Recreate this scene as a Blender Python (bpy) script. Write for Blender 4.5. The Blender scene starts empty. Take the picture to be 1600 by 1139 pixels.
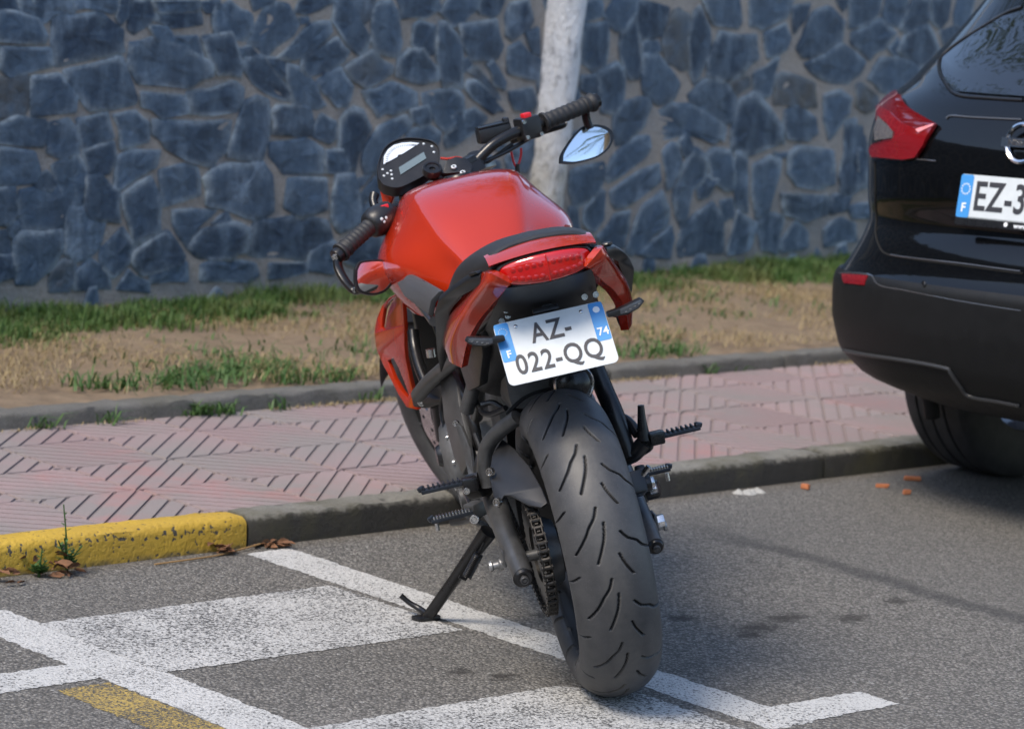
import bpy, bmesh, math, random
import numpy as np
from mathutils import Vector, Matrix
from mathutils.geometry import tessellate_polygon
R = math.radians
random.seed(7); rng = np.random.default_rng(7)
scn = bpy.context.scene
COL = scn.collection

# ------------------------------------------------------------------ camera, sky, sun, exposure
cam_d = bpy.data.cameras.new('camera'); cam = bpy.data.objects.new('camera', cam_d); COL.objects.link(cam)
TH = R(8.7036); RO = R(4.0)
fw = Vector((0, math.cos(TH), -math.sin(TH))); up0 = Vector((0, math.sin(TH), math.cos(TH))); rt0 = Vector((1, 0, 0))
rt = math.cos(RO)*rt0 + math.sin(RO)*up0; up = -math.sin(RO)*rt0 + math.cos(RO)*up0
m = Matrix((rt, up, -fw)).transposed().to_4x4(); m.translation = (0, 0, 1.51)
cam.matrix_world = m
cam_d.sensor_width = 36; cam_d.lens = 4700*36/1600; cam_d.clip_end = 3000; cam_d.clip_start = .05
cam_d.dof.use_dof = True; cam_d.dof.focus_distance = 5.85; cam_d.dof.aperture_fstop = 6.3
scn.camera = cam
scn.render.resolution_x = 1024; scn.render.resolution_y = 728

SUN_AZ, SUN_EL = R(224), R(52)          # azimuth clockwise from +Y: behind the camera, to its left
w = bpy.data.worlds.new('World'); scn.world = w; w.use_nodes = True
nt = w.node_tree; bg = nt.nodes['Background']
sky = nt.nodes.new('ShaderNodeTexSky'); sky.sky_type = 'NISHITA'; sky.sun_disc = False
sky.sun_elevation = SUN_EL; sky.sun_rotation = SUN_AZ; sky.air_density = 1.0; sky.dust_density = 1.2; sky.ozone_density = 1.0
nt.links.new(sky.outputs[0], bg.inputs[0]); bg.inputs[1].default_value = 0.112
sl = bpy.data.lights.new('sun', 'SUN'); sun = bpy.data.objects.new('sun', sl); COL.objects.link(sun)
sl.energy = 1.5; sl.angle = R(20); sl.color = (1, .89, .75)
sun.rotation_euler = Vector((math.sin(SUN_AZ)*math.cos(SUN_EL), math.cos(SUN_AZ)*math.cos(SUN_EL), math.sin(SUN_EL))).to_track_quat('Z', 'Y').to_euler()
vs = scn.view_settings; vs.view_transform = 'Standard'; vs.look = 'None'; vs.exposure = 1.4; vs.gamma = 1; vs.use_curve_mapping = False
scn.render.engine = 'CYCLES'

# ------------------------------------------------------------------ helpers
KA = R(46.5)                              # the kerb runs along E, N points from the road to the wall
E2 = np.array([math.sin(KA), math.cos(KA)]); N2 = np.array([-math.cos(KA), math.sin(KA)])
def G(s, n, z=0.0):
    p = E2*s + N2*n; return (float(p[0]), float(p[1]), z)
GM = Matrix(((E2[0], N2[0], 0, 0), (E2[1], N2[1], 0, 0), (0, 0, 1, 0), (0, 0, 0, 1)))   # (s, n, z) frame to world

def catmull(P, n):
    P = np.asarray(P, float); k = len(P)
    Q = np.concatenate([(2*P[0]-P[1])[None], P, (2*P[-1]-P[-2])[None]])
    t = np.linspace(0, k-1-1e-9, n); i = t.astype(int); f = (t-i).reshape((-1,)+(1,)*(P.ndim-1))
    a, b, c, d = Q[i], Q[i+1], Q[i+2], Q[i+3]
    return .5*((2*b)+(-a+c)*f+(2*a-5*b+4*c-d)*f*f+(-a+3*b-3*c+d)*f**3)

class MB:
    def __init__(s): s.v = []; s.f = []; s.mi = []; s.cur = 0
    def add(s, v, f):
        o = len(s.v); s.v += [tuple(float(q) for q in p) for p in v]
        s.f += [tuple(i+o for i in q) for q in f]; s.mi += [s.cur]*len(f); return s
    def grid(s, A, closeu=False, closev=False):
        A = np.asarray(A); n, m_ = A.shape[:2]; f = []
        for i in range(n-(0 if closeu else 1)):
            for j in range(m_-(0 if closev else 1)):
                f.append((i*m_+j, ((i+1) % n)*m_+j, ((i+1) % n)*m_+(j+1) % m_, i*m_+(j+1) % m_))
        return s.add(A.reshape(-1, 3), f)
    def tube(s, path, r, seg=12, smooth=0, cap=True, flat=None):
        P = np.array(path, float)
        if smooth: P = catmull(P, smooth)
        r = np.array(r, float) if np.ndim(r) else np.full(len(P), float(r))
        if len(r) != len(P): r = np.interp(np.linspace(0, 1, len(P)), np.linspace(0, 1, len(r)), r)
        T = np.gradient(P, axis=0); T /= np.linalg.norm(T, axis=1)[:, None]+1e-12
        u = np.cross(T[0], [0, 0, 1.]);
        if np.linalg.norm(u) < .1: u = np.cross(T[0], [0, 1., 0])
        u /= np.linalg.norm(u); A = []
        for i in range(len(P)):
            u = u-T[i]*(u@T[i]); u /= np.linalg.norm(u); v = np.cross(T[i], u)
            a = np.linspace(0, 2*math.pi, seg, endpoint=False)
            A.append(P[i]+r[i]*(np.cos(a)[:, None]*u+np.sin(a)[:, None]*v*(flat or 1)))
        o = len(s.v); s.grid(A, closev=True)
        if cap: s.f += [tuple(o+i for i in range(seg))[::-1], tuple(o+(len(P)-1)*seg+i for i in range(seg))]; s.mi += [s.cur]*2
        return s
    def cyl(s, a, b, r, r2=None, seg=20): return s.tube([a, b], [r, r if r2 is None else r2], seg)
    def lathe(s, prof, o, ax, seg=48, full=True):          # prof: (radius, along axis)
        ax = Vector(ax).normalized(); u = ax.orthogonal().normalized(); v = ax.cross(u); o = Vector(o); A = []
        for k in range(seg):
            a = 2*math.pi*k/seg; d = u*math.cos(a)+v*math.sin(a)
            A.append([tuple(o+d*r+ax*h) for r, h in prof])
        return s.grid(A, closeu=True)
    def box(s, c, d, rot=None):
        v = []
        for x in (-.5, .5):
            for y in (-.5, .5):
                for z in (-.5, .5):
                    p = Vector((x*d[0], y*d[1], z*d[2]))
                    if rot is not None: p = rot @ p
                    v.append(p+Vector(c))
        return s.add(v, [(0, 1, 3, 2), (4, 6, 7, 5), (0, 4, 5, 1), (2, 3, 7, 6), (0, 2, 6, 4), (1, 5, 7, 3)])
    def plate(s, outline, thick, holes=(), nrm=None, both=True):   # a sheet with thickness from a 3-D outline
        loops = [[Vector(p) for p in outline]]+[[Vector(p) for p in h] for h in holes]
        L = loops[0]
        if nrm is None:
            nrm = Vector((0, 0, 0))
            for i in range(len(L)): nrm += (L[i]-L[0]).cross(L[(i+1) % len(L)]-L[0])
        nrm = Vector(nrm).normalized(); tri = tessellate_polygon(loops); flat = [p for l in loops for p in l]; n = len(flat)
        v = [p+nrm*thick/2 for p in flat]+[p-nrm*thick/2 for p in flat]
        f = [tuple(t) for t in tri]+[tuple(i+n for i in t[::-1]) for t in tri]; o = 0
        for l in loops:
            k = len(l); f += [(o+i, o+(i+1) % k, o+(i+1) % k+n, o+i+n) for i in range(k)]; o += k
        return s.add(v, f)
    def xf(s, M): s.v = [tuple(M @ Vector(p)) for p in s.v]; return s
    def mirror(s):
        v, f = list(s.v), list(s.f); mi = list(s.mi); o = len(v)
        s.v += [(x, -y, z) for x, y, z in v]; s.f += [tuple(i+o for i in q)[::-1] for q in f]; s.mi += mi; return s

def finish(me, sharp=38, bevel=0, recalc=True):
    bm = bmesh.new(); bm.from_mesh(me)
    if bevel:
        bmesh.ops.remove_doubles(bm, verts=bm.verts, dist=1e-5)
        bmesh.ops.recalc_face_normals(bm, faces=bm.faces)
        ed = [e for e in bm.edges if len(e.link_faces) == 2 and e.calc_face_angle(0) > R(30)]
        bmesh.ops.bevel(bm, geom=ed, offset=bevel, segments=2, profile=.6, affect='EDGES', clamp_overlap=True)
    if recalc: bmesh.ops.recalc_face_normals(bm, faces=bm.faces)
    for f in bm.faces: f.smooth = True
    for e in bm.edges:
        if len(e.link_faces) == 2: e.smooth = e.calc_face_angle(0) < R(sharp)
    bm.to_mesh(me); bm.free()
def obj(name, mb, mat=None, parent=None, sharp=38, bevel=0, recalc=True, label=None, category=None, group=None, kind=None):
    me = bpy.data.meshes.new(name)
    if isinstance(mb, MB): me.from_pydata(mb.v, [], mb.f); me.polygons.foreach_set('material_index', mb.mi); finish(me, sharp, bevel, recalc)
    else: me = mb
    for q in (mat if isinstance(mat, (list, tuple)) else [mat]):
        if q is not None: me.materials.append(q)
    o = bpy.data.objects.new(name, me); COL.objects.link(o)
    if parent is not None: o.parent = parent
    return tag(o, label, category, group, kind)
def tag(o, label=None, category=None, group=None, kind=None):
    for k, v_ in (('label', label), ('category', category), ('group', group), ('kind', kind)):
        if v_: o[k] = v_
    return o
def empty(name, M, label=None, category=None, group=None, kind=None):
    o = bpy.data.objects.new(name, None); COL.objects.link(o); o.matrix_world = M; o.empty_display_size = .2
    return tag(o, label, category, group, kind)
def npmesh(name, V, F, k):
    me = bpy.data.meshes.new(name); V = np.asarray(V, np.float32); F = np.asarray(F, np.int32)
    me.vertices.add(len(V)); me.vertices.foreach_set('co', V.ravel())
    me.loops.add(F.size); me.loops.foreach_set('vertex_index', F.ravel())
    me.polygons.add(len(F)); me.polygons.foreach_set('loop_start', np.arange(len(F), dtype=np.int32)*k)
    me.update(calc_edges=True); me.validate(); return me

# ------------------------------------------------------------------ materials
def mat(name, color=(.5, .5, .5), rough=.5, metal=0, coat=0, spec=.5, noise=0, nscale=20, bump=0, bscale=200, alpha=1, trans=0, ior=1.5, emit=None, sheen=0):
    M = bpy.data.materials.new(name); M.use_nodes = True; t = M.node_tree; b = t.nodes['Principled BSDF']
    b.inputs['Base Color'].default_value = (*color, 1); b.inputs['Roughness'].default_value = rough; b.inputs['Metallic'].default_value = metal
    b.inputs['Coat Weight'].default_value = coat; b.inputs['Coat Roughness'].default_value = .03; b.inputs['Specular IOR Level'].default_value = spec
    b.inputs['Transmission Weight'].default_value = trans; b.inputs['IOR'].default_value = ior
    if emit: b.inputs['Emission Color'].default_value = (*emit[:3], 1); b.inputs['Emission Strength'].default_value = emit[3]
    if noise or bump:
        tc = t.nodes.new('ShaderNodeTexCoord')
    if noise:
        n = t.nodes.new('ShaderNodeTexNoise'); n.inputs['Scale'].default_value = nscale; n.inputs['Detail'].default_value = 6; n.inputs['Roughness'].default_value = .65
        t.links.new(tc.outputs['Object'], n.inputs['Vector'])
        r = t.nodes.new('ShaderNodeValToRGB'); r.color_ramp.elements[0].position = .3; r.color_ramp.elements[1].position = .7
        r.color_ramp.elements[0].color = (*[q*(1-noise) for q in color], 1); r.color_ramp.elements[1].color = (*[min(1, q*(1+noise)) for q in color], 1)
        t.links.new(n.outputs[0], r.inputs[0]); t.links.new(r.outputs[0], b.inputs['Base Color'])
        mr = t.nodes.new('ShaderNodeMapRange'); mr.inputs['To Min'].default_value = max(.02, rough-.08); mr.inputs['To Max'].default_value = min(1, rough+.1)
        t.links.new(n.outputs[0], mr.inputs[0]); t.links.new(mr.outputs[0], b.inputs['Roughness'])
    if bump:
        n2 = t.nodes.new('ShaderNodeTexNoise'); n2.inputs['Scale'].default_value = bscale; n2.inputs['Detail'].default_value = 3
        t.links.new(tc.outputs['Object'], n2.inputs['Vector'])
        bp = t.nodes.new('ShaderNodeBump'); bp.inputs['Strength'].default_value = bump; bp.inputs['Distance'].default_value = .002
        t.links.new(n2.outputs[0], bp.inputs['Height']); t.links.new(bp.outputs[0], b.inputs['Normal'])
    return M
class NT:                                   # small node-building helper
    def __init__(s, name):
        s.M = bpy.data.materials.new(name); s.M.use_nodes = True; s.t = s.M.node_tree; s.b = s.t.nodes['Principled BSDF']
        s.geo = s.t.nodes.new('ShaderNodeNewGeometry'); s.tc = s.t.nodes.new('ShaderNodeTexCoord')
    def lk(s, a, b): s.t.links.new(a, b)
    def noise(s, scale, detail=5, rough=.6, vec=None, out=0, dist=0):
        n = s.t.nodes.new('ShaderNodeTexNoise'); n.inputs['Scale'].default_value = scale; n.inputs['Detail'].default_value = detail; n.inputs['Roughness'].default_value = rough; n.inputs['Distortion'].default_value = dist
        s.lk(vec or s.geo.outputs['Position'], n.inputs['Vector']); return n.outputs[out]
    def voro(s, scale, feature='F1', vec=None, out='Distance'):
        n = s.t.nodes.new('ShaderNodeTexVoronoi'); n.feature = feature; n.inputs['Scale'].default_value = scale; s.lk(vec or s.geo.outputs['Position'], n.inputs['Vector']); return n.outputs[out]
    def ramp(s, x, *st):
        r = s.t.nodes.new('ShaderNodeValToRGB'); e = r.color_ramp.elements
        while len(e) < len(st): e.new(.5)
        for q, (p, c) in zip(e, st): q.position = p; q.color = (c, c, c, 1) if np.ndim(c) == 0 else (*c, 1)
        s.lk(x, r.inputs[0]); return r.outputs[0]
    def math(s, op, a, b=None, c=None, clamp=False):
        n = s.t.nodes.new('ShaderNodeMath'); n.operation = op; n.use_clamp = clamp
        for i, q in enumerate((a, b, c)):
            if q is None: continue
            if isinstance(q, (int, float)): n.inputs[i].default_value = q
            else: s.lk(q, n.inputs[i])
        return n.outputs[0]
    def mix(s, f, a, b, mode='MIX'):
        n = s.t.nodes.new('ShaderNodeMix'); n.data_type = 'RGBA'; n.blend_type = mode
        for q, i in ((f, 0), (a, 6), (b, 7)):
            if isinstance(q, (int, float)): n.inputs[i].default_value = q
            elif isinstance(q, tuple): n.inputs[i].default_value = (*q, 1)
            else: s.lk(q, n.inputs[i])
        return n.outputs[2]
    def attr(s, name, out='Fac'):
        n = s.t.nodes.new('ShaderNodeAttribute'); n.attribute_name = name; return n.outputs[out]
    def rand(s):
        n = s.t.nodes.new('ShaderNodeObjectInfo'); return n.outputs['Random']
    def bump(s, h, strength=.5, dist=.01, prev=None):
        n = s.t.nodes.new('ShaderNodeBump'); n.inputs['Strength'].default_value = strength; n.inputs['Distance'].default_value = dist; s.lk(h, n.inputs['Height'])
        if prev is not None: s.lk(prev, n.inputs['Normal'])
        s.lk(n.outputs[0], s.b.inputs['Normal']); return n.outputs[0]
    def sn(s):                              # kerb-aligned coordinates (s, n) of a point
        n = s.t.nodes.new('ShaderNodeSeparateXYZ'); s.lk(s.geo.outputs['Position'], n.inputs[0])
        S_ = s.math('ADD', s.math('MULTIPLY', n.outputs[0], float(E2[0])), s.math('MULTIPLY', n.outputs[1], float(E2[1])))
        N_ = s.math('ADD', s.math('MULTIPLY', n.outputs[0], float(N2[0])), s.math('MULTIPLY', n.outputs[1], float(N2[1])))
        return S_, N_, n.outputs[2]
    def col(s, c): s.lk(c, s.b.inputs['Base Color'])
    def set(s, **k):
        for q, v in k.items():
            i = s.b.inputs[q.replace('_', ' ')]
            if isinstance(v, (int, float)): i.default_value = v
            else: s.lk(v, i)
        return s.M

# ================================================================== the setting
# ---- asphalt
n = NT('asphalt'); S_, N_, Z_ = n.sn()
grit = n.voro(150); cell = n.t.nodes.new('ShaderNodeSeparateColor'); n.lk(n.voro(150, out='Color'), cell.inputs[0]); fine = n.noise(420, 3, .7); mid = n.noise(26, 5, .6); big = n.noise(1.6, 4, .6)
c0 = n.mix(n.ramp(cell.outputs[0], (.0, 0), (1, 1)), (.13, .122, .110), (.45, .425, .382))
c0 = n.mix(n.ramp(grit, (.40, 0), (.64, .75)), c0, (.055, .053, .05))
c0 = n.mix(n.ramp(n.math('MULTIPLY', cell.outputs[1], n.noise(60, 2)), (.52, 0), (.56, .9)), c0, (.50, .49, .46))
c0 = n.mix(n.ramp(fine, (.36, .6), (.60, 0)), c0, (.055, .054, .052))
c0 = n.mix(n.math('MULTIPLY', n.ramp(mid, (.38, .0), (.68, 1)), .30), c0, (.11, .105, .097))
c0 = n.mix(n.ramp(big, (.35, 0), (.7, .25)), c0, (.12, .117, .11))
# older, darker surfacing beyond the joint at s = 5.42 and the tar line that seals it
wob = n.math('MULTIPLY_ADD', n.noise(2.2, 3), .16, -.08); sj = n.math('ADD', S_, wob)
right = n.ramp(n.math('MULTIPLY_ADD', sj, 1/1.0, -4.92), (.38, 0), (.55, .30)); c0 = n.mix(right, c0, (.125, .122, .116))
d = n.math('ABSOLUTE', n.math('SUBTRACT', sj, 5.43)); tar = n.ramp(n.math('ADD', d, n.math('MULTIPLY_ADD', n.noise(30, 4), .06, -.03)), (.015, .55), (.06, 0))
near = n.ramp(n.math('MULTIPLY_ADD', N_, .5, -2.0), (.38, 1), (.55, 0)); tar = n.math('MULTIPLY', tar, near); c0 = n.mix(tar, c0, (.028, .029, .033))
# oil drips
for (a, b, r_) in ((4.70, 4.36, .05), (4.92, 4.25, .07), (4.79, 4.22, .08), (5.055, 4.18, .06), (5.29, 4.24, .05), (4.72, 4.18, .05), (3.95, 4.25, .04), (4.0, 4.18, .05), (4.45, 4.52, .05)):
    dd = n.math('SQRT', n.math('ADD', n.math('POWER', n.math('SUBTRACT', S_, a), 2), n.math('POWER', n.math('MULTIPLY', n.math('SUBTRACT', N_, b), 1.6), 2)))
    c0 = n.mix(n.math('MULTIPLY', n.ramp(n.math('ADD', dd, n.math('MULTIPLY_ADD', n.noise(38, 4, .7), .14, -.07)), (r_*.35, .8), (r_, 0)), 1.0), c0, (.03, .027, .024))
# grit and dust along the gutter
gut = n.ramp(n.math('ADD', n.math('MULTIPLY_ADD', N_, 2.0, -9.9), n.math('MULTIPLY', n.noise(14, 5), .3)), (.75, 0), (1.0, .55)); c0 = n.mix(gut, c0, (.10, .082, .06))
n.col(c0); n.set(Roughness=.88); n.bump(n.math('SUBTRACT', n.math('MULTIPLY', fine, .7), grit), .9, .006); ASPH = n.M; ASPH_C = c0
g = MB(); g.add([(-400, -300, 0), (400, -300, 0), (400, 700, 0), (-400, 700, 0)], [(0, 1, 2, 3)])
obj('road', g, ASPH, kind='structure')

# ---- painted markings (worn thermoplastic sheets)
def paint(name, colr, dark):
    n = NT(name); fine = n.noise(170, 5, .75); mid = n.noise(6, 5, .65); grit = n.voro(170); stretch = n.noise(85, 4, .7)
    th = n.math('ADD', n.math('MULTIPLY', fine, .48), n.math('ADD', n.math('MULTIPLY', mid, .22), n.math('MULTIPLY', stretch, .36)))
    k = n.ramp(th, (dark-.045, 0), (dark+.035, 1))
    hole = n.mix(n.ramp(grit, (.05, 1), (.5, 0)), (.05, .05, .05), (.15, .147, .14))
    pc = n.mix(n.ramp(n.noise(3, 4), (.3, 0), (.75, .4)), colr, tuple(q*.72 for q in colr))
    pc = n.mix(n.ramp(n.noise(300, 2), (.3, .25), (.7, 0)), pc, tuple(q*.55 for q in colr))
    n.col(n.mix(k, hole, pc)); n.set(Roughness=.75); n.bump(n.math('ADD', n.math('MULTIPLY', k, .6), grit), .5, .004); return n.M
WP, WP2, YP = paint('white_road_paint', (.53, .53, .515), .478), paint('white_block_paint', (.52, .52, .505), .512), paint('yellow_road_paint', (.42, .30, .085), .53)
def rough_rect(pts, step=.011, amp=.0045):
    out = []
    for i in range(len(pts)):
        a, b = np.array(pts[i]), np.array(pts[(i+1) % len(pts)]); L = np.linalg.norm(b-a); k = max(1, int(L/step)); nn = np.array([-(b-a)[1], (b-a)[0]])/L
        for j in range(k): out.append(a+(b-a)*j/k+nn*random.uniform(-amp, amp))
    return [(p[0], p[1], 0) for p in out]
def marking(name, pts, mt, z, label, cat='road marking'):
    mb = MB(); loops = [Vector(p) for p in rough_rect(pts)]; tri = tessellate_polygon([loops]); mb.add(loops, [tuple(t) for t in tri])
    mb.v = [tuple(G(p[0], p[1], z)) for p in mb.v]; o = obj(name, mb, mt, kind='structure'); return o
marking('bay_line', [(4.215, 5.275), (4.20, 3.64), (4.318, 3.64), (4.345, 5.285)], WP, .0007, '')
marking('bay_line', [(3.295, 5.10), (3.30, 2.0), (3.425, 2.0), (3.43, 5.08)], WP, .0007, '')
marking('bay_line', [(3.425, 4.95), (3.425, 4.52), (4.185, 4.50), (4.19, 4.945)], WP2, .0014, '')
marking('bay_line', [(3.425, 4.08), (3.425, 3.63), (4.15, 3.63), (4.16, 3.95), (4.05, 4.075)], WP2, .0014, '')
marking('bay_line', [(4.205, 3.645), (4.57, 3.64), (4.575, 3.745), (4.30, 3.757)], WP, .0014, '')
marking('bay_line', [(2.0, 4.54), (3.30, 4.545), (3.30, 4.66), (2.0, 4.65)], WP, .0014, '')
marking('bay_line', [(3.17, 4.515), (3.165, 2.0), (3.288, 2.0), (3.292, 4.515)], YP, .0007, '')
bpy.data.objects['bay_line.006'].name = 'yellow_bay_line'

# ---- concrete kerbs, stone by stone
def concrete(name, base, dark, moss=0, topz=None):
    n = NT(name); fine = n.noise(160, 5, .75); mid = n.noise(9, 5, .65); S_, N_, Z_ = n.sn()
    sp = n.t.nodes.new('ShaderNodeSeparateXYZ'); n.lk(n.geo.outputs['Normal'], sp.inputs[0])
    c = n.mix(n.ramp(mid, (.3, 0), (.72, .75)), base, tuple(q*.55 for q in base)); c = n.mix(n.ramp(fine, (.35, .55), (.62, 0)), c, tuple(q*.3 for q in base))
    # road film and tyre rubber carried by the riser
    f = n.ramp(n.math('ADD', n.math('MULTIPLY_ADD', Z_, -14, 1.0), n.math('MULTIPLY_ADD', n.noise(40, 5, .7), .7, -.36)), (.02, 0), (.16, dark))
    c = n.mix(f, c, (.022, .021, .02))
    if moss: c = n.mix(n.math('MULTIPLY', n.ramp(n.noise(5, 4), (.48, 0), (.68, 1)), moss), c, (.075, .07, .035))
    n.col(c); n.set(Roughness=.92); n.bump(n.math('ADD', fine, n.noise(45, 4)), .55, .008); return n.M
KG = concrete('kerb_concrete', (.25, .243, .215), .9, .7); KR = concrete('border_concrete', (.17, .165, .15), .0, .35)
n = NT('yellow_kerb_paint'); fine = n.noise(120, 5, .7); S_, N_, Z_ = n.sn(); pits = n.noise(70, 3, .5)
edge = n.ramp(n.math('ABSOLUTE', n.math('SUBTRACT', Z_, .053)), (.004, .10), (.016, 0))
k = n.ramp(n.math('SUBTRACT', pits, edge), (.315, 1), (.345, 0))
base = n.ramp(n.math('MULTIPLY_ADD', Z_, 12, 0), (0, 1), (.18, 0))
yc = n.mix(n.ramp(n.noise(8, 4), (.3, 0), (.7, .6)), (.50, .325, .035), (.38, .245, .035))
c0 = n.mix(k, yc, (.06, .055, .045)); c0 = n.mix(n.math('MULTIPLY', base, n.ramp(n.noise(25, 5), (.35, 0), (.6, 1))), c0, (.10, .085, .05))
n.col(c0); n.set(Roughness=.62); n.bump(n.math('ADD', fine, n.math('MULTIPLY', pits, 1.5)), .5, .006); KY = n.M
def kerb_stone(name, s0, s1, n0, n1, z0, z1, mt, parent, r=.018, path=None):
    prof = [(n0, z0), (n0+.004, z1-r*1.2), (n0+.35*r+.004, z1-r*.35), (n0+r*1.3+.004, z1), (n1-.004, z1-.001), (n1, z1-.006), (n1, z0)]
    k = max(2, int((s1-s0)/.03)); A = []
    for i in range(k+1):
        s = s0+(s1-s0)*i/k; e = .004 if i in (0, k) else 0
        row = []
        for j, (nn, z) in enumerate(prof):
            q = random.gauss(0, (.0010 if mt is KY else .0016) if j != 2 else (.0014 if mt is KY else .0030)) if 0 < j < 5 else 0
            x, y = (s, nn+e*(1 if j < 3 else 0)) if path is None else path(s, nn)
            row.append((*G(x, y)[:2], z-e*(j in (2, 3, 4))+q))
        A.append(row)
    mb = MB().grid(A); m_ = len(prof); o = len(mb.v)-m_
    mb.f += [tuple(range(m_)), tuple(o+i for i in range(m_))[::-1]]; mb.mi += [0, 0]
    return obj(name, mb, mt, parent, sharp=50)
KERB = empty('front_kerb', Matrix.Identity(4), kind='structure'); BORDER = empty('border_kerb', Matrix.Identity(4), kind='structure')
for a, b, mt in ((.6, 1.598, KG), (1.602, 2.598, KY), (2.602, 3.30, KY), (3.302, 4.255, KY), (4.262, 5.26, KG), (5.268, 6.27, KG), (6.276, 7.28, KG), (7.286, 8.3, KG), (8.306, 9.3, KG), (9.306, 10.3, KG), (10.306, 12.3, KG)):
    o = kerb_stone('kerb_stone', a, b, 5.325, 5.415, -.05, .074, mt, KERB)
    if mt is KY: o['label'] = 'yellow painted kerb stone with chipped edge'
a = 2.55
while a < 12.5:
    kerb_stone('kerb_stone', a, a+.797, 6.462, 6.545, 0, .112+random.uniform(-.003, .003), KR, BORDER, r=.012); a += .803

# ---- pavement of ribbed tiles
n = NT('pavement_mortar'); n.col(n.mix(n.noise(40, 4), (.10, .085, .075), (.17, .14, .125))); n.set(Roughness=.95); MORT = n.M
pav = obj('pavement', MB().add([G(0, 5.41, .061), G(14, 5.41, .061), G(14, 6.50, .061), G(0, 6.50, .061)], [(0, 1, 2, 3)]), MORT, kind='structure')
n = NT('pavement_tile'); rd = n.rand(); fine = n.noise(230, 4, .7); mid = n.noise(2.6, 4, .6); S_, N_, Z_ = n.sn()
c = n.mix(rd, (.245, .178, .178), (.30, .222, .22)); c = n.mix(n.ramp(mid, (.40, .0), (.60, .85)), c, (.225, .207, .198))
c = n.mix(n.ramp(fine, (.3, .45), (.6, 0)), c, (.17, .135, .13))
red = n.ramp(n.math('MULTIPLY', n.noise(1.9, 2, .4), n.noise(7, 4, .6)), (.29, 0), (.42, .45)); c = n.mix(red, c, (.36, .15, .14))
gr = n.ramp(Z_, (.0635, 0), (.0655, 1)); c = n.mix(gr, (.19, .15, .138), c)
n.col(c); n.set(Roughness=.9); n.bump(fine, .4, .004); TILE = n.M
def tile_mesh(a=.286, pitch=.0452, gw=.0085):
    mb = MB(); h = a/2; import itertools
    mb.box((0, 0, -.012), (a, a, .015))                 # groove floor at z = -.0045
    k = int(a*1.5/pitch)
    for i in range(-k, k+1):
        lo, hi = (i*pitch+gw/2), ((i+1)*pitch-gw/2)        # strip lo < (x-y)/sqrt2 < hi clipped to the square
        def clip(poly, f):
            out = []
            for q in range(len(poly)):
                p, r_ = poly[q], poly[(q+1) % len(poly)]; fp, fr = f(p), f(r_)
                if fp >= 0: out.append(p)
                if fp*fr < 0: t = fp/(fp-fr); out.append((p[0]+(r_[0]-p[0])*t, p[1]+(r_[1]-p[1])*t))
            return out
        P = clip(clip([(-h, -h), (h, -h), (h, h), (-h, h)], lambda p: (p[0]-p[1])/math.sqrt(2)-lo), lambda p: hi-(p[0]-p[1])/math.sqrt(2))
        if len(P) < 3: continue
        cx, cy = np.mean(P, axis=0); q = len(P); ins = .0022
        top = [(x+(cx-x)*ins/max(.004, math.hypot(cx-x, cy-y)), y+(cy-y)*ins/max(.004, math.hypot(cx-x, cy-y)), .0) for x, y in P]
        bot = [(x, y, -.0048) for x, y in P]
        mb.add(top+bot, [tuple(range(q))]+[(j, j+q, (j+1) % q+q, (j+1) % q) for j in range(q)])
    me = bpy.data.meshes.new('pavement_tile'); me.from_pydata(mb.v, [], mb.f); finish(me, 30); me.materials.append(TILE); return me
TM = tile_mesh(); first = None
for i in range(-9, 26):
    for j in range(4):
        s, nn = 4.22+i*.3105+.155-.012*j, 5.43+j*.284+.142-.012
        if j == 3: nn -= .0
        o = bpy.data.objects.new('pavement_tile', TM); COL.objects.link(o); o.parent = pav
        if j == 3:
            pass
        rz = -KA+R(90)*((i+j+1) % 2)+R(random.uniform(-.5, .5))+R(0)
        x, y, z = G(s, nn, .0695+random.uniform(-.0012, .0012))
        o.matrix_world = Matrix.Translation((x, y, z)) @ Matrix.Rotation(R(90)-KA, 4, 'Z') @ Matrix.Rotation(R(90)*((i+j+1) % 2)+R(random.uniform(-.6, .6)), 4, 'Z') @ Matrix.Rotation(R(random.uniform(-.25, .25)), 4, 'X')
        o.scale = (.3/.286*1.0, .281/.286*1.0, 1) if (i+j+1) % 2 == 0 else (.281/.286, .3/.286, 1)

# ---- dry verge between border kerb and wall
n = NT('dry_soil'); fine = n.noise(150, 5, .75); mid = n.noise(11, 5, .65); big = n.noise(1.8, 4)
c = n.mix(n.ramp(mid, (.3, 0), (.7, 1)), (.20, .142, .092), (.345, .255, .168)); c = n.mix(n.ramp(big, (.4, 0), (.7, .5)), c, (.22, .165, .10))
c = n.mix(n.ramp(fine, (.3, .5), (.55, 0)), c, (.12, .085, .05)); c = n.mix(n.ramp(n.voro(60), (.05, .4), (.12, 0)), c, (.45, .36, .25))
n.col(c); n.set(Roughness=.95); n.bump(n.math('ADD', fine, n.math('MULTIPLY', mid, 2)), .7, .02); SOIL = n.M
A = []
for i in range(160):
    s = -4+i*.12; row = []
    for j in range(40):
        nn = 6.54+j*.055; q = j/39
        row.append(G(s, nn, .103+.02*min(1, q*3)+.006*math.sin(s*3.1+nn*4)+.005*math.sin(s*9.7-nn*7)+random.uniform(-.0035, .0035)))
    A.append(row)
obj('verge', MB().grid(A), SOIL, kind='structure', sharp=80, recalc=False)

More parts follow.
